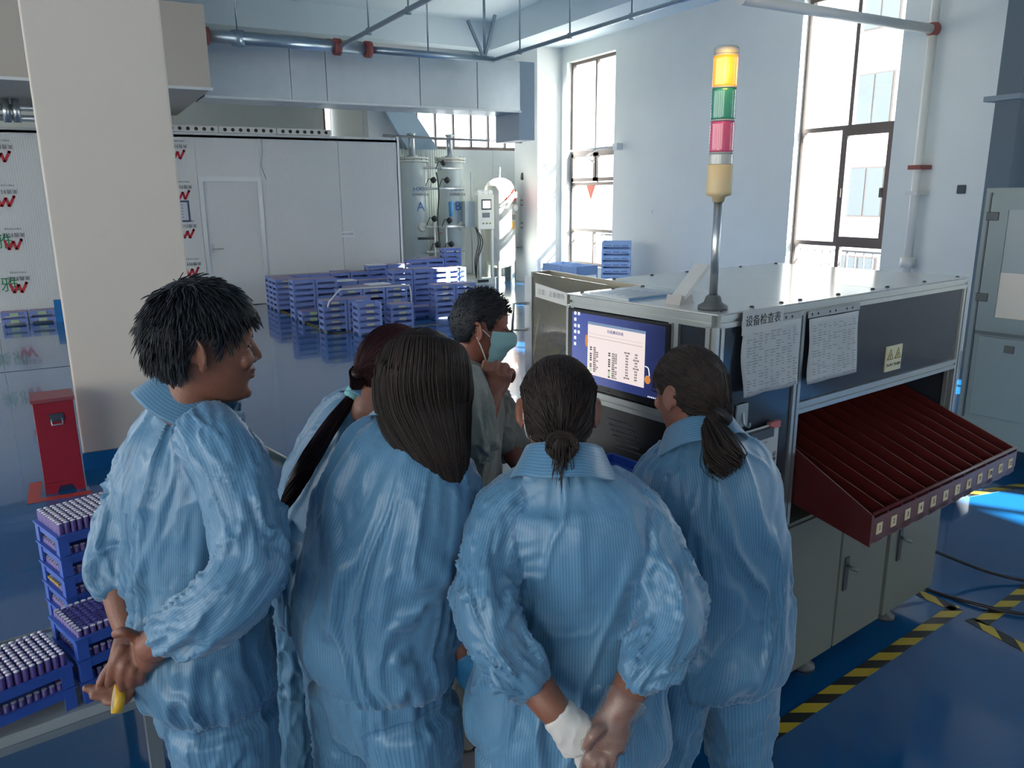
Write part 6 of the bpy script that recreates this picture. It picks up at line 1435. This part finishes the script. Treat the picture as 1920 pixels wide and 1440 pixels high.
# ------------------------------------------------------------------ D: low bun, gloved hands behind her back
def person_D():
    D = 1.42; t = thing('person', 'person with a low bun seen from behind, gloved hands held behind back', 'person', (*Hd(1065, 1400, D)[:2], 0))
    fb = bearing(8); rgt = bearing(98)
    tor = Tube(rows([(1056, 876, D+.01, .062, .062), (1058, 894, D+.0, .10, .078), (1064, 930, D, .150, .10), (1070, 1000, D-.01, .172, .115), (1072, 1120, D-.0, .170, .118), (1068, 1260, D-.0, .186, .13), (1064, 1335, D, .208, .145), (1062, 1385, D, .202, .142), (1060, 1408, D, .186, .13)]), rgt, n=40)
    al = limb([(1006, 915, D+.01, .058), (950, 968, D-.01, .070), (922, 1050, D-.06, .066), (912, 1130, D-.12, .066), (934, 1200, D-.15, .062), (974, 1254, D-.17, .054), (1006, 1290, D-.18, .040)])
    ar = limb([(1122, 915, D+.01, .058), (1188, 968, D-.01, .070), (1234, 1050, D-.05, .066), (1262, 1130, D-.10, .066), (1250, 1198, D-.14, .062), (1212, 1248, D-.17, .054), (1184, 1282, D-.18, .040)])
    garment('jacket', [tor, al, ar], 1, cloth_blue, t, seed=77, hem=.035)
    hd = head_matrix(Hd(1047, 768, D+.05), bearing(2, -14), _zz+bearing(0)*.05, .88)
    nb = Hd(1054, 880, D+.06); collar(t, Hd(1057, 884, D-.0), _zz+bearing(5)*.30, bearing(5), .064, cloth_blue, h=.045, drop=.062, flare=.032, ry=.070)
    h1 = D-.2
    f1 = limb([(1000, 1280, D-.165, .036), (1032, 1322, h1+.01, .031), (1062, 1356, h1, .027)], n=16); f2 = limb([(1192, 1272, D-.165, .036), (1172, 1308, h1+.01, .031), (1156, 1340, h1, .027)], n=16)
    ua = limb([(985, 920, D, .045), (925, 1100, D-.06, .04), (1000, 1280, D-.165, .036)], n=12); ub = limb([(1140, 920, D, .045), (1258, 1110, D-.06, .04), (1192, 1272, D-.165, .036)], n=12)
    pr = [Tube([(Hd(1156, 1338, h1), .027, .022), (Hd(1144, 1366, h1-.01), .036, .021), (Hd(1132, 1398, h1-.02), .038, .02)], CR, n=16)]
    fr = hand(0, 0, [[(1116, 1396, h1-.02), (1104, 1420, h1-.035), (1098, 1444, h1-.03), (1098, 1462, h1-.02)], [(1126, 1402, h1-.02), (1116, 1428, h1-.04), (1110, 1452, h1-.035), (1108, 1470, h1-.02)], [(1138, 1402, h1-.02), (1132, 1428, h1-.04), (1126, 1452, h1-.035), (1122, 1468, h1-.02)], [(1148, 1396, h1-.02), (1148, 1420, h1-.035), (1144, 1440, h1-.03), (1140, 1452, h1-.02)], [(1132, 1360, h1-.02), (1116, 1374, h1-.035), (1104, 1390, h1-.035), (1098, 1402, h1-.03)]], .0096)
    body(t, hd, nb, [f1, f2, ua, ub]+pr+fr, skin_tan, spine=[nb, Hd(1068, 1000, D), Hd(1068, 1250, D), Hd(1062, 1400, D)])
    # white glove on the left hand, clear film glove on the right
    g = [Tube([(Hd(1046, 1338, h1+.005), .0345, .032), (Hd(1058, 1352, h1), .033, .030), (Hd(1076, 1372, h1-.005), .041, .026), (Hd(1092, 1398, h1-.005), .042, .024)], CR, n=18).geo()]
    g += [f.geo() for f in hand(0, 0, [[(1080, 1396, h1+.0), (1088, 1424, h1+.0), (1096, 1448, h1+.005), (1100, 1468, h1+.01)], [(1092, 1400, h1), (1100, 1426, h1), (1108, 1448, h1+.01), (1112, 1466, h1+.015)], [(1102, 1398, h1), (1112, 1420, h1+.005), (1120, 1440, h1+.015), (1124, 1456, h1+.02)], [(1108, 1388, h1), (1120, 1408, h1+.01), (1128, 1424, h1+.02), (1132, 1436, h1+.025)], [(1084, 1366, h1-.01), (1104, 1366, h1-.015), (1116, 1376, h1-.01), (1122, 1388, h1)]], .0112)]
    me = voxel(g, .0038); relax(me, 2, .4); P = get_co(me); No = get_no(me); set_co(me, P+No*(.0016*ridge(vnoise(P*55, 3)))[:, None]); put('glove', me, mat('glove_white', '#c9c5bf', .6), t)
    g = [q.geo() for q in pr+fr]+[Tube([(Hd(1176, 1306, h1+.008), .036, .034), (Hd(1166, 1322, h1+.004), .034, .031), (Hd(1156, 1338, h1), .033, .029), (Hd(1144, 1366, h1-.01), .039, .025)], CR, n=18).geo()]
    me = voxel(g, .004); relax(me, 2, .4); P = get_co(me); No = get_no(me); set_co(me, P+No*(.0028+.0022*ridge(vnoise(P*48, 9)))[:, None]); put('film_glove', me, glassmat('clear_film', '#f6f5f4', .06, .32, .06), t)
    rg = np.random.default_rng(31); base = cap_geo(.012, lump=.0015, seed=9, hl=-.004); bun = np.array([.004, -.118, .048]); P, Dn = scalp_points(2400, 15)
    lines = [flow(p, bun+rg.normal(0, .010, 3), .0135, 9, rg=rg) for p in P]
    bc = xf(hd, [bun])[0]; knot = geo_ell(bc, (.030, .026, .028)); lines = [xf(hd, l) for l in lines]
    fx_, fz_ = hd[0][:, 0], hd[0][:, 2]; fy_ = hd[0][:, 1]
    for k in range(300):
        a0 = rg.uniform(0, 6.28); til = rg.normal(0, .5); r = rg.uniform(.020, .034); L = [bc+(fx_*math.cos(a0+s)*r+fz_*math.sin(a0+s)*r*.9)-fy_*(.012+.016*math.cos(til+s*.7))+rg.normal(0, .0008, 3) for s in np.linspace(0, 2.6, 12)]; lines.append(np.array(L))
    for k in range(40): q = bc+rg.normal(0, .008, 3); e_ = rg.normal(0, .010, 3); lines.append(np.array([q-fy_*.028+v(0, 0, -.055*s)-fy_*.012*s+e_*s*s for s in np.linspace(0, 1, 8)]))
    put('hair', strand_mesh([(xf(hd, base[0]), base[1]), knot], lines, .0011, 6), brown_hair, t)
    strap = MB()
    for s in (-1, 1): MB().tube([tuple(q) for q in cr(xf(hd, [[s*.077, -.028, .125], [s*.076, -.032, .10], [s*.070, .0, .06], [s*.06, .05, .05]]), 16)], .0014, 6).build('mask_loop', mat('mask_white', '#d7d9d8', .6), t)
    g = Tube([(xf(hd, [[0, .075, .105]])[0], .035, .012), (xf(hd, [[0, .088, .08]])[0], .055, .035), (xf(hd, [[0, .085, .05]])[0], .056, .035), (xf(hd, [[0, .07, .01]])[0], .04, .02)], hd[0][:, 0], n=24).geo(); me = bpy.data.meshes.new('mask'); me.from_pydata(g[0].tolist(), [], g[1]); put('mask', me, mat('mask_blue', '#8db9c6', .7), t)
    hip = Hd(1060, 1448, D); legs(t, v(hip[0], hip[1], .74), rgt, fb, cloth_blue, hw=.16, hd=.12, seed=81)
# ------------------------------------------------------------------ E: short ponytail on the right
def person_E():
    D = 1.70; t = thing('person', 'person with a short brown ponytail at right beside the machine corner', 'person', (*Hd(1320, 1290, D)[:2], 0))
    fb = bearing(-14); rgt = bearing(76)
    tor = Tube(rows([(1312, 810, D+.02, .062, .06), (1316, 828, D+.01, .10, .075), (1322, 862, D+.0, .155, .10), (1332, 930, D-.02, .175, .12), (1342, 1040, D-.02, .178, .13), (1340, 1135, D-.0, .185, .135), (1330, 1200, D, .188, .138), (1320, 1238, D, .18, .13), (1316, 1262, D, .164, .12)]), rgt, n=40)
    al = limb([(1270, 858, D+.02, .058), (1234, 905, D+.05, .068), (1222, 975, D+.1, .064), (1226, 1036, D+.16, .06), (1238, 1000, D+.24, .055), (1246, 970, D+.28, .045)])
    ar = limb([(1368, 858, D+.02, .058), (1394, 910, D+.02, .068), (1404, 990, D+.04, .064), (1398, 1055, D+.08, .06), (1360, 1040, D+.2, .055), (1340, 1020, D+.25, .045)])
    garment('jacket', [tor, al, ar], 1, cloth_blue, t, seed=93, hem=.035)
    hd = head_matrix(Hd(1292, 735, D+.03), bearing(-32, -16), _zz+bearing(-20)*.05, .88)
    nb = Hd(1308, 822, D+.03); collar(t, Hd(1314, 826, D+.0), _zz+bearing(-20)*.5, bearing(-20), .064, cloth_blue, h=.04, drop=.06, ry=.070)
    body(t, hd, nb, [limb([(1250, 870, D+.03, .042), (1218, 1030, D+.14, .038), (1246, 970, D+.28, .03), (1250, 960, D+.31, .028)], n=12), limb([(1385, 870, D+.02, .042), (1400, 1055, D+.08, .038), (1342, 1020, D+.25, .03), (1330, 1014, D+.28, .028)], n=12)]
         +hand(0, 0, [[(1250+5*i, 960, D+.31), (1252+6*i, 948, D+.34), (1256+6*i, 938, D+.35)] for i in range(4)]+[[(1244, 962, D+.29), (1238, 950, D+.3), (1240, 942, D+.31)]], .009)+hand(0, 0, [[(1330, 1004+5*i, D+.28), (1318, 1000+6*i, D+.3), (1308, 1002+6*i, D+.31)] for i in range(4)]+[[(1336, 1002, D+.27), (1330, 990, D+.28), (1320, 986, D+.29)]], .009), skin_fair, vs=.0042, spine=[nb, Hd(1330, 930, D), Hd(1335, 1150, D), Hd(1318, 1280, D)])
    rg = np.random.default_rng(41); base = cap_geo(.012, lump=.0015, seed=11, hl=-.004); tie = np.array([.0, -.115, .06]); P, Dn = scalp_points(2000, 25)
    lines = [xf(hd, flow(p, tie+rg.normal(0, .007, 3), .0135, 9, rg=rg)) for p in P]
    tw = xf(hd, [tie])[0]
    tl = [(tw, .022), (Hd(1338, 798, D-.08), .024), (Hd(1348, 832, D-.13), .032), (Hd(1360, 868, D-.16), .034), (Hd(1376, 892, D-.17), .018)]
    core = Tube([(p, r*.7, r*.7) for p, r in tl[:-1]]+[(Hd(1364, 872, D-.13), .006, .006)], n=14).geo(); l2 = bundle(tl, 620, 5, seg=14, fray=.5)
    put('hair', strand_mesh([(xf(hd, base[0]), base[1]), core], lines+l2, .0011, 8), brown_hair, t)
    a = nrm(tl[1][0]-tw); me = bpy.data.meshes.new('hair_tie'); q = tw+a*.012; g = Tube([(q-a*.006, .024, .024), (q+a*.006, .024, .024)], n=16, m=6).geo(); me.from_pydata(g[0].tolist(), [], g[1]); put('hair_tie', me, mat('tie_black', '#17181a', .6), t)
    hip = Hd(1318, 1295, D); legs(t, v(hip[0], hip[1], .80), rgt, fb, cloth_blue, hw=.15, hd=.112, seed=101)
# ------------------------------------------------------------------ F: masked man at the screen
def person_F():
    D = 2.42; t = thing('person', 'person in grey work clothes and blue face mask raising a fist by the screen', 'person', (*Hd(858, 900, D)[:2], 0))
    fb = bearing(72); rgt = bearing(162)
    tor = Tube(rows([(868, 672, D+.02, .07, .06), (862, 690, D+.02, .14, .085), (856, 730, D+.02, .205, .12), (850, 800, D+.02, .22, .14), (845, 890, D+.02, .215, .145), (840, 990, D+.02, .21, .145), (838, 1040, D+.02, .2, .14)]), rgt, n=36)
    # raised arm (near) and resting arm (far, on the shelf)
    an = limb([(868, 712, D-.12, .075), (880, 770, D-.22, .078), (888, 826, D-.26, .074), (898, 806, D-.2, .062), (905, 796, D-.18, .056)])
    af = limb([(880, 715, D+.14, .075), (925, 768, D+.16, .076), (946, 815, D+.10, .068), (962, 846, D+.04, .058)])
    garment('shirt', [tor, an, af], 1, cloth_grey, t, seed=113)
    hd = head_matrix(Hd(902, 612, D), bearing(84, -10), _zz+bearing(80)*.06, .92)
    nb = Hd(872, 684, D+.02); collar(t, Hd(868, 682, D+.02), _zz+bearing(75)*.45, bearing(75), .07, cloth_grey, h=.03, drop=.045, ry=.075)
    fore = limb([(893, 812, D-.22, .044), (912, 768, D-.17, .038), (922, 736, D-.14, .033)], n=16); d1 = D-.12
    palm = Tube([(Hd(922, 738, D-.14), .034, .028), (Hd(930, 716, d1), .043, .026), (Hd(934, 698, d1), .045, .025)], CR, n=16)
    fist = hand(0, 0, [[(914, 700, d1-.02), (916, 686, d1+.01), (926, 688, d1+.05), (930, 704, d1+.05)], [(926, 698, d1-.02), (930, 682, d1+.01), (938, 686, d1+.05), (940, 704, d1+.05)], [(940, 700, d1-.01), (946, 686, d1+.02), (952, 692, d1+.05), (950, 708, d1+.05)], [(950, 706, d1), (958, 696, d1+.02), (962, 704, d1+.05), (957, 716, d1+.05)], [(912, 722, d1), (906, 704, d1+.0), (908, 688, d1+.0), (910, 676, d1+.0)]], .0112)
    fore2 = limb([(958, 840, D+.05, .042), (970, 862, D+.02, .035), (982, 876, D-.01, .030)], n=14)
    palm2 = Tube([(Hd(980, 874, D-.01), .03, .022), (Hd(998, 880, D-.03), .042, .02), (Hd(1012, 882, D-.04), .04, .018)], _zz*.3+CR*-.2+FW, n=14)
    f2 = hand(0, 0, [[(1012, 874+4*i, D-.04-.012*i), (1026, 876+4*i, D-.05-.014*i), (1036, 882+4*i, D-.06-.014*i), (1040, 888+3*i, D-.06-.014*i)] for i in range(4)]+[[(992, 886, D-.06), (1006, 892, D-.09), (1018, 894, D-.1)]], .0095)
    ua = limb([(868, 725, D-.13, .05), (886, 815, D-.24, .045), (893, 812, D-.22, .044)], n=12); ub = limb([(880, 725, D+.13, .05), (930, 775, D+.15, .046), (958, 840, D+.05, .042)], n=12)
    body(t, hd, nb, [fore, palm, fore2, palm2, ua, ub]+fist+f2, skin_red, spine=[nb, Hd(852, 800, D), Hd(842, 1000, D)])
    # mask
    V = []; n, m = 20, 12
    for j in range(m+1):
        for i in range(n+1):
            s = (i/n-.5)*2; q = j/m; a = s*1.25; zz_ = .117-.112*q; fy_ = np.interp(zz_, HZ, HF)+.010+.020*math.sin(min(1, q*1.05+.16)*math.pi)*(1-s*s)+.020*math.exp(-((zz_-.095)/.035)**2)*(1-s*s)
            V.append(((.071+.004)*math.sin(a)*(.96-.10*q*q), fy_*math.cos(a)**.75-.004*s*s+.0016*math.sin(q*19), zz_-.004*s*s*(q-.3)))
    k = len(V); V += [(x*.985, y-.002, z) for x, y, z in V]; g = lambda i, j, o=0: o+j*(n+1)+i; Fs = []
    for j in range(m):
        for i in range(n): Fs += [(g(i, j), g(i, j+1), g(i+1, j+1), g(i+1, j)), (g(i, j, k), g(i+1, j, k), g(i+1, j+1, k), g(i, j+1, k))]
    me = bpy.data.meshes.new('mask'); me.from_pydata(xf(hd, V).tolist(), [], Fs); mk = put('mask', me, mat('mask_teal', '#8fb9bb', .7, bump=.1, bscale=90), t)
    for s in (-1, 1):
        for za, zb in ((.098, .128), (.016, .092)): MB().tube([tuple(q) for q in cr(xf(hd, [[s*.072, .028, za], [s*.0765, .008, (za*.5+zb*.5)], [s*.079, -.016, zb]]), 12)], .0018, 6).build('ear_loop', mat('mask_white', '#d7d9d8', .6), mk)
        br = [np.array([[s*(.012+.03*q), .087-.014*q*q*1.5, .144+.003*math.sin(q*2.6)+dz] for q in np.linspace(0, 1, 8)]) for dz in np.linspace(-.003, .003, 5)]
        put('eyebrow', strand_mesh([], [xf(hd, l) for l in br], .0015, 2), black_hair, t)
        me = bpy.data.meshes.new('eye'); gg = geo_ell((s*.031, .0785, .125), (.012, .004, .0028)); me.from_pydata(xf(hd, gg[0]).tolist(), [], gg[1]); put('eye', me, mat('eye_dark', '#17120f', .2), t)
    rg = np.random.default_rng(51); base = cap_geo(lambda p, d: .009+.009*np.clip(d[:, 2], 0, 1), lump=.002, seed=13, hl=.0); P, Dn = scalp_points(2400, 35, hl=.0); lines = []
    for p, d in zip(P, Dn):
        dirn = nrm(d*.45+np.array([0, .5, .1])+rg.normal(0, .16, 3)); L = rg.uniform(.008, .017)*(.5+.8*max(d[2], 0)); q = p+d*(.007+.008*max(d[2], 0)); lines.append(np.array([q+dirn*L*s for s in np.linspace(0, 1, 4)]))
    put('hair', strand_mesh([(xf(hd, base[0]), base[1])], [xf(hd, l) for l in lines], .0011, 9), black_hair, t)
    hip = Hd(838, 1040, D+.02); legs(t, v(hip[0], hip[1], .84), rgt, fb, cloth_grey, seed=121)
import time as _t
for fn in (person_A, person_B, person_C, person_D, person_E, person_F):
    _s = _t.time(); fn(); print(fn.__name__, round(_t.time()-_s, 1))
